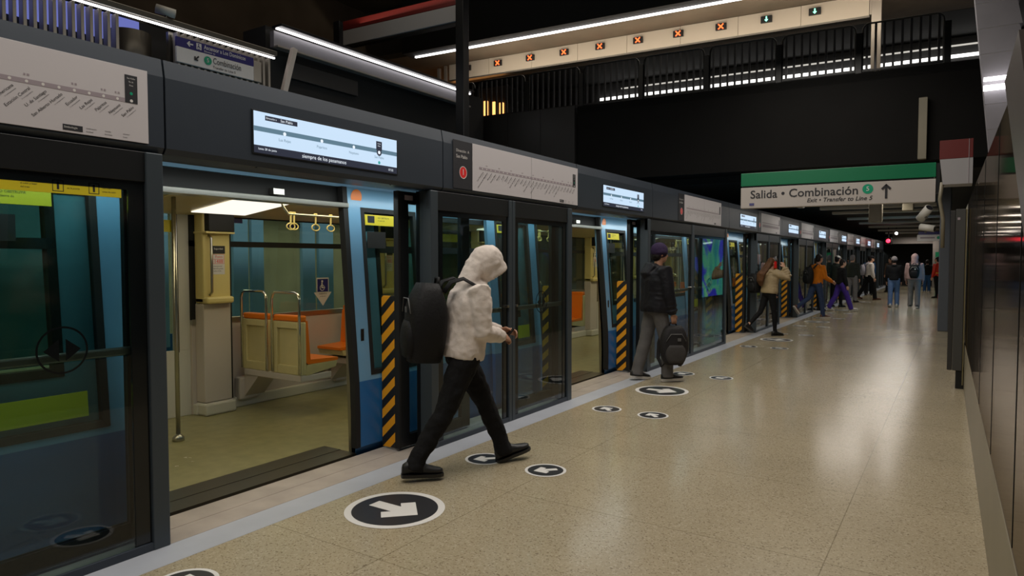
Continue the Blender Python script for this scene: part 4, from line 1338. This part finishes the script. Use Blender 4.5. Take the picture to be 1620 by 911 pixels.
def hand(mb, W, d, n, curl=35, k=1.0, side=1):
    """palm and five fingers: d along the hand, n out of the palm, side = +1 puts the thumb on d x n"""
    d, n = V(d).normalized(), V(n)
    n = (n - d * n.dot(d)).normalized()
    s = d.cross(n) * side
    B = Matrix((s, d, n)).transposed()
    mb.ball(W + d * 0.048 * k, (0.041 * k, 0.055 * k, 0.017 * k), B)
    for i, (o, l) in enumerate(((0.030, 0.072), (0.011, 0.080), (-0.010, 0.075), (-0.029, 0.060))):
        p = W + d * 0.088 * k + s * o * k
        pts = [p - d * 0.03 * k, p]
        a = 0.0
        for q, f in enumerate((0.45, 0.30, 0.25)):
            a += R(curl + i * 3) * (0.6 if q == 0 else 1.0)
            p = p + (d * math.cos(a) + n * math.sin(a)) * l * f * k
            pts.append(p)
        mb.tube(pts, [0.0095 * k, 0.0098 * k, 0.009 * k, 0.0082 * k, 0.006 * k], 8)
    t0 = W + d * 0.02 * k + s * 0.026 * k
    t1_ = t0 + (d * 0.55 + s * 0.7 + n * 0.3).normalized() * 0.036 * k
    t2_ = t1_ + (d * 0.9 + s * 0.15 + n * 0.45).normalized() * 0.03 * k
    t3_ = t2_ + (d * 0.9 - s * 0.1 + n * 0.5).normalized() * 0.024 * k
    mb.tube([t0, t1_, t2_, t3_], [0.014 * k, 0.0115 * k, 0.0105 * k, 0.007 * k], 8)


def person(label, x, y, head, H, legs, lean, arms, top, trousers, shoe, skin, hair=None, hood=False, cap=None, nod=0, turn=0, voxel=0.011, disp=0.012, bulk=1.0, twist=0, longhair=False, sole=None, hems=None, group=None):
    k = H / 1.75
    t = root('person', (x, y, 0), label, 'person', group)
    hz = 0.93 * k
    P = V((0, 0, hz))
    jl = {}
    for sgn, nm, (th, shn, ft, lat) in ((1, 'R', legs[0]), (-1, 'L', legs[1])):
        hp = P + V((sgn * 0.092 * k, 0, -0.01))
        kn = hp + V((sgn * math.sin(R(lat)) * 0.43 * k, math.sin(R(th)) * 0.43 * k, -math.cos(R(th)) * 0.43 * k))
        an = kn + V((sgn * math.sin(R(lat)) * 0.3 * k, math.sin(R(shn)) * 0.42 * k, -math.cos(R(shn)) * 0.42 * k))
        jl[nm] = (hp, kn, an, ft)
    low = min(j[2].z - (0.085 * k if j[3] > -25 else 0.085 * k) + min(0, 0.19 * k * math.sin(R(j[3])), -0.07 * k * math.sin(R(j[3]))) for j in jl.values())
    dz = V((0, 0, -low))
    P = P + dz
    for nm in jl:
        a, b, c, f = jl[nm]
        jl[nm] = (a + dz, b + dz, c + dz, f)
    sp = V((0, math.sin(R(lean)), math.cos(R(lean))))
    up = lambda q, f=0.0: P + sp * q * k + V((0, f * k, 0))
    neck = up(0.515)
    hd = V((0, math.sin(R(lean + nod)), math.cos(R(lean + nod))))
    hc = neck + hd * 0.155 * k + V((0, 0.02 * k, 0))
    HR = Matrix.Rotation(R(-(lean + nod)), 3, 'X') @ Matrix.Rotation(R(turn), 3, 'Z')
    hb = lambda a, b, c: hc + HR @ V((a * k, b * k, c * k))
    TW = Matrix.Rotation(R(twist), 3, 'Z')
    ja = {}
    for sgn, nm in ((1, 'R'), (-1, 'L')):
        ud, fd, pn = arms[nm]
        sh = up(0.455) + TW @ V((sgn * 0.175 * k * (0.5 + 0.5 * bulk), 0, 0))
        el = sh + V(ud).normalized() * 0.285 * k
        wr = el + V(fd).normalized() * 0.25 * k
        ja[nm] = (sh, el, wr, V(fd).normalized(), V(pn))
    XFM = Matrix.Translation((x, y, 0)) @ Matrix.Rotation(R(head), 4, 'Z')

    def put(name, me, m, par, smooth=True):
        me.transform(Matrix.Translation(-WL[par.name]) @ XFM)
        me.name = name
        return link(name, me, m, par, smooth)
    # body, one continuous surface
    b = MB()
    for f, rx in ((0, 1),):
        b.tube([up(-0.05), up(0.08), up(0.2), up(0.36), up(0.46), up(0.5)], [0.10 * k, 0.125 * k, 0.115 * k, 0.135 * k, 0.12 * k, 0.06 * k], 14, (1, 0, 0), 0.65)
    b.tube([up(0.44), neck, hc], [0.075 * k, 0.055 * k, 0.052 * k], 12)
    b.ball(hb(0, -0.01, 0.02), (0.073 * k, 0.092 * k, 0.10 * k), HR)
    b.ball(hb(0, 0.03, -0.05), (0.055 * k, 0.062 * k, 0.062 * k), HR)
    b.tube([hb(0, 0.082, 0.02), hb(0, 0.105, -0.02), hb(0, 0.09, -0.03)], [0.008 * k, 0.014 * k, 0.012 * k], 8)
    b.ball(hb(0, 0.078, 0.032), (0.05 * k, 0.012 * k, 0.012 * k), HR)
    b.ball(hb(0, 0.084, -0.062), (0.024 * k, 0.012 * k, 0.009 * k), HR)
    for sg in (1, -1):
        b.ball(hb(sg * 0.073, -0.01, 0.0), (0.012 * k, 0.02 * k, 0.033 * k), HR)
        b.ball(hb(sg * 0.03, 0.076, 0.012), (0.013 * k, 0.01 * k, 0.009 * k), HR)
    for nm, sg in (('R', 1), ('L', -1)):
        sh, el, wr, fd, pn = ja[nm]
        b.tube([up(0.43), sh, el, wr, wr + fd * 0.03], [0.05 * k, 0.05 * k, 0.04 * k, 0.028 * k, 0.026 * k], 10)
        hand(b, wr + fd * 0.01, fd, pn, 38, k, sg)
        hp, kn, an, ft = jl[nm]
        b.tube([hp + V((0, 0, 0.03)), hp, kn, an, an + V((0, 0.0, -0.03))], [0.07 * k, 0.08 * k, 0.05 * k, 0.036 * k, 0.034 * k], 10)
    put('body', remesh(b, min(voxel, 0.0085), 3), skin, t)
    # trousers
    b = MB()
    q = bulk
    b.tube([up(-0.10), up(-0.04), up(0.05), up(0.13)], [0.10 * k, 0.165 * k, 0.17 * k * (0.5 + q / 2), 0.16 * k * (0.5 + q / 2)], 16, (1, 0, 0), 0.74)
    tr = trousers[1]
    for nm in 'RL':
        hp, kn, an, ft = jl[nm]
        m1 = hp.lerp(kn, 0.45)
        m2 = kn.lerp(an, 0.35)
        b.tube([hp + V((0, 0, 0.06)), hp - V((0, 0, 0.02)), m1, kn, m2, an.lerp(kn, 0.15), an + V((0, 0, -0.035 * k))], [r_ * k for r_ in tr], 14)
    put('trousers', remesh(b, voxel, 4, disp * 1.2, 0.10), trousers[0], t)
    # shoes
    for nm in 'RL':
        hp, kn, an, ft = jl[nm]
        fm = Matrix.Translation(an) @ Matrix.Rotation(R(ft), 4, 'X') @ Matrix.Rotation(R(-6 if nm == 'R' else 6), 4, 'Z')
        rings, srings = [], []
        for yy, wd, zt in ((-0.085, 0.012, 0.05), (-0.078, 0.03, 0.075), (-0.05, 0.037, 0.095), (0.0, 0.038, 0.105), (0.05, 0.040, 0.09), (0.10, 0.046, 0.065), (0.15, 0.047, 0.05), (0.185, 0.036, 0.042), (0.205, 0.014, 0.034)):
            z0 = -0.085
            r1 = []
            for a in range(12):
                an_ = a * 2 * math.pi / 12
                c_, s_ = math.cos(an_), math.sin(an_)
                r1.append(fm @ V((c_ * wd * k, yy * k, (z0 + 0.018 + (zt * 0.5) + s_ * zt * 0.5) * k)))
            rings.append(r1)
            sth = 0.034 if sole else 0.024
            srings.append([fm @ V((sx_ * (wd + 0.006) * k, yy * 1.03 * k, zz * k)) for sx_, zz in ((-0.9, z0), (0.9, z0), (1, z0 + sth), (-1, z0 + sth))])
        sb = MB().loft(rings)
        sb.xf = None
        me = bpy.data.meshes.new('shoe')
        bmesh.ops.recalc_face_normals(sb.b, faces=sb.b.faces)
        sb.b.to_mesh(me)
        sb.b.free()
        so = put('shoe', me, shoe, t)
        sb = MB().loft(srings)
        bmesh.ops.recalc_face_normals(sb.b, faces=sb.b.faces)
        me = bpy.data.meshes.new('sole')
        sb.b.to_mesh(me)
        sb.b.free()
        put('sole', me, sole or shoe, so, False)
        sb = MB()
        for j, (yy, zz) in enumerate(((0.06, 0.002), (0.085, -0.01), (0.11, -0.022))):
            sb.tube([fm @ V((-0.03 * k, yy * k, zz * k - 0.006)), fm @ V((0, yy * k, (zz + 0.012) * k)), fm @ V((0.03 * k, yy * k, zz * k - 0.006))], 0.0035, 6)
        me = bpy.data.meshes.new('laces')
        sb.b.to_mesh(me)
        sb.b.free()
        put('laces', me, skin if False else (sole or shoe), so, False)
    # top
    tm, style = top
    b = MB()
    puff = style == 'puffer'
    tf_ = 1.13 if puff else 1.0
    hem = hems if hems is not None else -0.03
    b.tube([up(hem), up(hem + 0.05), up(0.08), up(0.2), up(0.34), up(0.43), up(0.485), up(0.53)], [v * k * tf_ * bulk for v in (0.182, 0.192, 0.186, 0.182, 0.195, 0.178, 0.125, 0.07)], 18, (1, 0, 0), 0.76)
    if puff:
        for q_ in range(8):
            z_ = hem + 0.045 + q_ * 0.062
            b.tube([up(z_ - 0.028), up(z_), up(z_ + 0.028)], [v * k * bulk for v in (0.17, 0.218, 0.17)], 18, (1, 0, 0), 0.72)
    for nm in 'RL':
        sh, el, wr, fd, pn = ja[nm]
        inn = up(0.42) + (sh - up(0.455)) * 0.55
        m1 = sh.lerp(el, 0.5)
        m2 = el.lerp(wr, 0.45)
        rr = (0.085, 0.082, 0.072, 0.066, 0.062, 0.05, 0.045, 0.040)
        ss = 1.18 if puff else 1.0
        b.tube([inn, sh, m1, el, m2, wr.lerp(el, 0.13), wr.lerp(el, 0.1), wr + fd * 0.012], [v * k * ss * (0.6 + 0.4 * bulk) for v in rr], 14)
        if puff:
            for A, B_ in ((sh, el), (el, wr)):
                for f_ in (0.15, 0.38, 0.61, 0.84):
                    c_ = A.lerp(B_, f_)
                    d_ = (B_ - A).normalized() * 0.02
                    b.tube([c_ - d_, c_, c_ + d_], [0.06 * k, 0.085 * k, 0.06 * k], 12)
    cut = None
    if hood:
        b.ball(hb(0, -0.015, 0.012), (0.108 * k, 0.132 * k, 0.142 * k), HR, 3)
        b.ball(hb(0, 0.06, 0.0), (0.094 * k, 0.105 * k, 0.115 * k), HR, 3)
        b.tube([up(0.42, -0.03), up(0.5, -0.035), hb(0, -0.07, -0.05), hb(0, -0.06, 0.05)], [0.13 * k, 0.105 * k, 0.095 * k, 0.08 * k], 14, (1, 0, 0), 0.8)
        b.tube([up(0.47, 0.03), up(0.52, 0.05), hb(0, 0.02, -0.12)], [0.11 * k, 0.09 * k, 0.075 * k], 14)
        fdir = HR @ V((0, 1, 0))
        udir = HR @ V((0, 0, 1))

        def cut(c, hc=hc, fdir=fdir, udir=udir, k=k):
            r_ = c - hc
            f_, u_ = r_.dot(fdir), r_.dot(udir)
            return f_ > (0.108 + 0.42 * u_) * k and f_ > 0.06 * k and -0.15 * k < u_ < 0.085 * k and abs(r_.x) < 0.098 * k
    elif style in ('hoodie', 'puffer'):
        b.tube([up(0.46, -0.07), up(0.50, -0.10), up(0.47, -0.135)], [0.09 * k, 0.085 * k, 0.06 * k], 14, (1, 0, 0), 0.6)
        b.tube([up(0.46), up(0.53, 0.0)], [0.10 * k, 0.085 * k], 14, (1, 0, 0), 0.85)
        if puff:
            b.tube([up(0.50, -0.04), up(0.52, -0.11), up(0.42, -0.17), up(0.36, -0.16)], [0.12 * k, 0.125 * k, 0.11 * k, 0.06 * k], 14, (1, 0, 0), 0.5)
    put('hooded_top' if hood or style == 'hoodie' else ('jacket' if puff or style == 'jacket' else 'top'), remesh(b, voxel, 3 if puff else 5, disp, 0.09, cut, 0.008 if cut else 0), tm, t)
    if hair:
        b = MB()
        b.ball(hb(0, -0.025, 0.035), (0.083 * k, 0.097 * k, 0.098 * k), HR, 3)
        b.ball(hb(0, -0.05, -0.02), (0.078 * k, 0.06 * k, 0.075 * k), HR, 3)
        if longhair:
            b.tube([hb(0, -0.03, 0.08), hb(0, -0.085, 0.0), hb(0, -0.16, -0.13), up(0.42, -0.265), up(0.28, -0.27), up(0.17, -0.23)], [0.07 * k, 0.10 * k, 0.11 * k, 0.12 * k, 0.10 * k, 0.04 * k], 16, (1, 0, 0), 0.5)
        put('hair', remesh(b, min(voxel, 0.01), 2, 0.014, 0.03), hair, t)
    if cap:
        b = MB()
        if cap[1] == 'beanie':
            b.ball(hb(0, -0.014, 0.045), (0.096 * k, 0.114 * k, 0.108 * k), HR, 3)
            b.tube([hb(0, -0.012, 0.01), hb(0, -0.012, 0.05)], [0.106 * k, 0.102 * k], 20)
        else:
            b.ball(hb(0, -0.012, 0.06), (0.084 * k, 0.1 * k, 0.075 * k), HR, 3)
            b.ball(hb(0, 0.11, 0.045), (0.065 * k, 0.07 * k, 0.012 * k), HR, 2)
        put('cap', remesh(b, min(voxel, 0.01), 2), cap[0], t)
    return t, up, ja, XFM, k, hb


def backpack(label, fr, z0, h, wd, dp, m, m2, strap_to=None, hang=None, pocket=True, tilt=0, lowband=None):
    """soft rounded bag; fr maps local (x right, y forward, z up) to world, its back face on y=0 and the bag reaching to -y"""
    loc = fr @ V((0, -dp / 2, z0))
    t = root('backpack', loc, label, 'backpack')
    T = Matrix.Rotation(R(tilt), 4, 'X')
    f = lambda p: fr @ (T @ V(p))
    rings = []
    for q in range(11):
        s = q / 10
        a = math.sin(math.pi * min(1, max(0.0, 0.10 + s * 0.82))) ** 0.42
        hw, hd = wd / 2 * a, dp / 2 * (0.55 + 0.45 * a) * (1.0 if s < 0.75 else 1.0 - (s - 0.75) * 1.4)
        ring = []
        for j in range(24):
            an = j * 2 * math.pi / 24
            c, sn = math.cos(an), math.sin(an)
            e = 0.6
            ring.append(f((hw * math.copysign(abs(c) ** e, c), -dp / 2 + hd * math.copysign(abs(sn) ** e, sn), z0 + h * s)))
        rings.append(ring)
    bd = MB().loft(rings).build('bag_body', m, t, True)
    if pocket:
        rings = []
        for q in range(7):
            s = q / 6
            a = math.sin(math.pi * (0.12 + s * 0.76)) ** 0.45
            rings.append([f((wd * 0.38 * a * math.copysign(abs(math.cos(j * math.pi / 8)) ** 0.6, math.cos(j * math.pi / 8)), -dp * 0.93 + dp * 0.16 * a * math.copysign(abs(math.sin(j * math.pi / 8)) ** 0.6, math.sin(j * math.pi / 8)), z0 + h * (0.06 + 0.46 * s))) for j in range(16)])
        MB().loft(rings).build('front_pocket', lowband or m, t, True)
    MB().tube([f((-wd * 0.36, -dp * 1.0, z0 + h * 0.62)), f((-wd * 0.2, -dp * 1.03, z0 + h * 0.80)), f((wd * 0.2, -dp * 1.03, z0 + h * 0.80)), f((wd * 0.36, -dp * 1.0, z0 + h * 0.62))], 0.005, 6).build('zipper', m2, t, True)
    MB().box(-0.022, 0.022, -0.003, 0.003, -0.02, 0.02, 0.001, Matrix.Translation(f((wd * 0.1, -dp * 1.05, z0 + h * 0.66))) @ fr.to_3x3().to_4x4()).build('label_patch', m2, t)
    MB().tube([f((-0.05, -dp * 0.25, z0 + h * 0.97)), f((-0.035, -dp * 0.25, z0 + h * 1.07)), f((0.035, -dp * 0.25, z0 + h * 1.07)), f((0.05, -dp * 0.25, z0 + h * 0.97))], 0.011, 8).build('top_handle', m, t, True)
    if strap_to:
        for pts in strap_to:
            MB().tube([fr @ V(p) for p in pts], 0.024, 8, (1, 0, 0), 0.35).build('shoulder_strap', m, t, True)
    return t


def cloth(name, c, bump=0.25, bs=60, rough=0.85, var=0.1):
    return mat(name, c, rough, spec=0.2, bump=bump, bscale=bs, var=var, vscale=12)


SK = mat('skin', (0.42, 0.22, 0.14), 0.5)
SK2 = mat('skin_light', (0.55, 0.30, 0.20), 0.5)
WH = cloth('white_fleece', (0.72, 0.64, 0.58), 0.2, 120)
BK = cloth('black_cloth', (0.008, 0.008, 0.009), 0.3)
BK2 = cloth('black_nylon', (0.010, 0.010, 0.013), 0.3, 30, 0.5)
GR = cloth('grey_marl', (0.20, 0.19, 0.19), 0.3)
JN = cloth('blue_jeans', (0.10, 0.16, 0.30), 0.3)
JD = cloth('dark_jeans', (0.035, 0.055, 0.12), 0.3)
OR = cloth('orange_cloth', (0.55, 0.16, 0.01), 0.25)
BG = cloth('beige_nylon', (0.38, 0.29, 0.17), 0.25, 40, 0.5)
PK = cloth('pink_grey_fleece', (0.36, 0.25, 0.24), 0.25)
PU = cloth('purple_cloth', (0.06, 0.03, 0.25), 0.25)
OL = cloth('olive_coat', (0.03, 0.035, 0.028), 0.25)
BL = cloth('blue_cloth', (0.03, 0.09, 0.22), 0.25)
BR = cloth('brown_cloth', (0.08, 0.045, 0.03), 0.25)
HB_ = cloth('brown_hair', (0.10, 0.045, 0.02), 0.5, 90, 0.45, 0.3)
HD = cloth('dark_hair', (0.012, 0.009, 0.008), 0.5, 90, 0.5)
HG = cloth('grey_knit', (0.22, 0.20, 0.20), 0.4)
NV = cloth('dark_purple_knit', (0.03, 0.018, 0.05), 0.4)
SB = mat('shoe_black', (0.008, 0.008, 0.009), 0.45, bump=0.2, bscale=80)
SW = mat('shoe_white', (0.55, 0.52, 0.48), 0.5)
SBR = mat('shoe_brown', (0.12, 0.05, 0.03), 0.5)
SLIM = (0.10, 0.098, 0.085, 0.066, 0.062, 0.055, 0.062)
LOOSE = (0.105, 0.104, 0.095, 0.082, 0.080, 0.075, 0.080)
LEG = (0.095, 0.092, 0.076, 0.056, 0.054, 0.042, 0.040)
DN = lambda s: ((s * 0.12, 0.05, -1), (s * 0.05, 0.25, -1), (-s, 0, 0))

# the walker in the white hood
p1, up, ja, X1, k1, hb = person('person in a white hoodie, hood up and head bowed, striding in black trousers and trainers', -3.10, 4.04, -35.5, 1.80,
    [(-22, -33, -2, 1), (28, 23, 14, 1)], 9, {'R': ((0.10, 0.06, -1), (-0.5, 0.66, -0.18), (-0.6, -0.2, -0.6)), 'L': ((-0.10, 0.16, -1), (0.5, 0.8, -0.1), (0.6, -0.2, -0.6))},
    (WH, 'hoodie'), (BK, tuple(v * 1.14 for v in SLIM)), SB, SK, hood=True, nod=26, voxel=0.009, disp=0.02, hems=-0.035, bulk=1.12)
MB(X1).tube([ja['R'][2] + V((-0.06, 0.13, 0.0)), ja['R'][2] + V((-0.06, 0.131, 0.0))], 0.001).b.free()
ph = root('phone', X1 @ (ja['R'][2] + ja['R'][3] * 0.10), 'dark mobile phone held in the hand of the person in the white hoodie', 'phone')
MB(X1 @ Matrix.Translation(ja['R'][2] + ja['R'][3] * 0.10 + V((-0.02, 0.0, 0.02))) @ Matrix.Rotation(R(-40), 4, 'X')).box(-0.036, 0.036, -0.004, 0.004, -0.07, 0.07, 0.003).build('case', M['black'], ph)
BPM = cloth('bag_black', (0.011, 0.011, 0.012), 0.3, 50, 0.6)
BPG = mat('bag_grey', (0.10, 0.10, 0.10), 0.6)
fr = X1 @ Matrix.Translation(up(0.0) + V((0, -0.15, 0)))
backpack('black backpack on the back of the person in the white hoodie', fr, -0.06, 0.58, 0.37, 0.29, BPM, BPG, [[(s * 0.10, -0.02, 0.46), (s * 0.115, 0.03, 0.535), (s * 0.13, 0.12, 0.56), (s * 0.135, 0.245, 0.49), (s * 0.13, 0.24, 0.42)] for s in (1, -1)], tilt=-3)

# the man in the black puffer
p2, up, ja, X2, k2, hb = person('person in a black puffer jacket and dark beanie carrying a bag low in one hand', -3.31, 8.5, -42, 1.82,
    [(14, 2, 2, 1), (-12, -16, -6, 1)], 3, {'R': ((0.16, 0.10, -1), (0.0, 0.25, -1), (-1, 0, 0)), 'L': DN(-1)}, (BK2, 'puffer'), (cloth('grey_sweat', (0.11, 0.105, 0.105)), LOOSE), SB, SK, hair=HD, cap=(NV, 'beanie'), voxel=0.011, disp=0.01, sole=SW, hems=-0.06, bulk=1.15)
hw = X2 @ (ja['R'][2] + ja['R'][3] * 0.10)
fr = Matrix.Translation(hw) @ Matrix.Rotation(R(38), 4, 'Z')
backpack('dark grey backpack hanging from the hand of the person in the black puffer', fr @ Matrix.Translation((0.0, 0.10, 0)), -0.56, 0.50, 0.36, 0.20, cloth('bag_charcoal', (0.018, 0.017, 0.018), 0.3, 50, 0.6), BPG, [[(s * 0.12, 0.0, -0.12), (s * 0.15, 0.06, -0.3), (s * 0.16, 0.05, -0.50), (s * 0.12, 0.01, -0.6), (s * 0.10, -0.04, -0.55)] for s in (1, -1)], lowband=cloth('bag_grey_panel', (0.05, 0.047, 0.045), 0.3))

# woman on the phone
p3, up, ja, X3, k3, hb = person('long haired person in a beige puffer jacket holding a phone to the ear, black leggings', -3.30, 14.95, -38, 1.66,
    [(8, 4, 0, 1), (-20, -48, -30, 1)], 4, {'R': ((0.62, 0.55, -0.32), (-0.42, -0.18, 1.0), (-1, 0, 0.2)), 'L': ((-0.15, 0.1, -1), (0.2, 0.6, -0.7), (1, 0, 0))}, (BG, 'puffer'), (BK, LEG), SB, SK2, hair=HB_, longhair=True, voxel=0.012, hems=0.0)
fr = X3 @ Matrix.Translation(up(0.0) + V((-0.30, -0.02, 0)))
backpack('black shoulder bag at the side of the long haired person in the beige jacket', fr, 0.0, 0.42, 0.30, 0.22, BPM, BPG, [[(0.06, -0.08, 0.38), (0.14, -0.02, 0.52), (0.20, 0.06, 0.40), (0.16, 0.10, 0.2)]])
ph = root('phone', X3 @ hb(0.10, 0.0, -0.01), 'small phone at the ear of the person in the beige jacket', 'phone')
MB(X3 @ Matrix.Translation(hb(0.098, 0.01, -0.03))).box(-0.005, 0.005, -0.03, 0.03, -0.07, 0.07, 0.003).build('case', M['redc'], ph)

# orange jacket
p4, up, ja, X4, k4, hb = person('person in an orange jacket and blue jeans stepping out with a trailing brown boot', -3.22, 20.2, -42, 1.78,
    [(12, 8, 0, 1), (-22, -58, -50, 1)], 6, {'R': ((0.12, 0.2, -1), (0.05, 0.9, -0.5), (-1, 0, 0)), 'L': ((-0.1, 0.3, -1), (0.1, 1, -0.1), (1, 0, 0))}, (OR, 'hoodie'), (JD, SLIM), SBR, SK, hair=HD, voxel=0.013, sole=SW, hems=-0.02)
fr = X4 @ Matrix.Translation(up(0.0) + V((0, -0.16, 0)))
backpack('black backpack worn by the person in the orange jacket', fr, 0.0, 0.46, 0.30, 0.2, BPM, BPG, [[(s * 0.10, -0.02, 0.42), (s * 0.12, 0.10, 0.55), (s * 0.13, 0.25, 0.44), (s * 0.15, 0.12, 0.15)] for s in (1, -1)])

# farther people
FAR = [
    ('person in a black top and purple trousers leaving the far train door', -3.0, 23.3, -60, 1.66, [(22, 18, 10, 1), (-18, -30, -10, 1)], 3, BK, 'hoodie', PU, LOOSE, SW, dict(hair=HD)),
    ('person in a dark olive coat and pale cap beside the purple trousers', -3.38, 25.2, -30, 1.76, [(8, 4, 0, 1), (-8, -10, 0, 1)], 2, OL, 'jacket', BK, SLIM, SB, dict(hair=HD, cap=(SW, 'cap'))),
    ('grey haired person in a dark coat standing by the far screen doors', -3.28, 28.4, -20, 1.80, [(5, 0, 0, 1), (-5, -6, 0, 1)], 1, OL, 'jacket', GR, LOOSE, SB, dict(hair=HG)),
    ('person in a bright blue jacket behind the white jacket and cap', -3.3, 34.5, 10, 1.78, [(5, 2, 0, 1), (-5, -8, 0, 1)], 1, BL, 'jacket', BK, LOOSE, SB, dict(hair=HD)),
    ('person in a white jacket, dark cap and black trousers striding away', -2.9, 30.4, -70, 1.80, [(20, 6, 5, 1), (-20, -32, -15, 1)], 5, WH, 'hoodie', BK, LOOSE, SBR, dict(hair=HD, cap=(BK, 'cap'))),
    ('person in a brown jacket half hidden behind the jeans walker', -2.75, 38.5, 150, 1.72, [(6, 2, 0, 1), (-6, -8, 0, 1)], 1, BR, 'jacket', BK, LOOSE, SB, dict(hair=HD)),
    ('person in a black top, grey beanie and pale blue jeans walking away', -1.76, 26.3, 4, 1.70, [(10, -4, -2, 1), (-6, -12, -8, 1)], 2, BK, 'hoodie', JN, LOOSE, SW, dict(hair=HD, cap=(HG, 'beanie'))),
    ('person in a pinkish grey hoodie with hood up and grey trousers walking away', -1.16, 26.2, 0, 1.80, [(-8, -12, -5, 1), (10, -2, 0, 1)], 2, PK, 'hoodie', GR, LOOSE, SB, dict(hood=True, bulk=1.12, sole=SW)),
    ('small distant person in dark clothes before the far end wall', -1.2, 39.2, 5, 1.62, [(8, 2, 0, 1), (-8, -10, 0, 1)], 1, BK, 'hoodie', BL, LOOSE, SW, dict(hair=HD)),
    ('distant worker in a red vest with yellow edge near the green door', -0.66, 33.5, 60, 1.74, [(4, 0, 0, 1), (-4, -4, 0, 1)], 0, mat('red_vest', (0.62, 0.03, 0.01), 0.5), 'top', BK, SLIM, SB, dict(hair=HD)),
    ('person in a pale shirt stepping out beyond the orange jacket', -3.72, 23.2, -60, 1.68, [(8, 4, 0, 1), (-8, -10, 0, 1)], 2, cloth('pale_shirt', (0.45, 0.45, 0.50)), 'top', BK, SLIM, SB, dict(hair=HD)),
    ('distant person with a red collar between the jeans and pink hoodie walkers', -1.75, 41.5, 170, 1.70, [(4, 0, 0, 1), (-4, -4, 0, 1)], 0, BR, 'jacket', BK, SLIM, SB, dict(hair=HD)),
]
for i, (lb, x, y, h, H, lg, ln, tm, st, trm, trs, sh, kw) in enumerate(FAR):
    q = person(lb, x, y, h, H, lg, ln, {'R': DN(1), 'L': DN(-1)}, (tm, st), (trm, trs), sh, SK2, voxel=0.016, disp=0.012, **kw)
    up, XM = q[1], q[3]
    if i == 7:
        fr = XM @ Matrix.Translation(up(0.0) + V((0, -0.165, 0)))
        backpack('black backpack with a small pale mark on the pinkish grey hoodie', fr, 0.02, 0.46, 0.31, 0.16, BPM, SW, [[(s * 0.12, -0.02, 0.42), (s * 0.13, 0.10, 0.56), (s * 0.13, 0.26, 0.44), (s * 0.16, 0.12, 0.15)] for s in (1, -1)])
    if i == 4:
        fr = XM @ Matrix.Translation(up(0.0) + V((0, -0.16, 0)))
        backpack('pale patterned backpack on the white jacket', fr, 0.04, 0.42, 0.29, 0.18, cloth('bag_pale', (0.32, 0.30, 0.34)), BPM, [[(s * 0.10, -0.02, 0.40), (s * 0.12, 0.10, 0.55), (s * 0.13, 0.25, 0.44), (s * 0.15, 0.12, 0.15)] for s in (1, -1)])
    if i == 9:
        b = MB(XM)
        for z in (0.1, 0.3):
            b.tube([up(z), up(z + 0.03)], [0.192, 0.192], 18, (1, 0, 0), 0.72)
        b.build('reflective_band', M['yellow'], q[0])
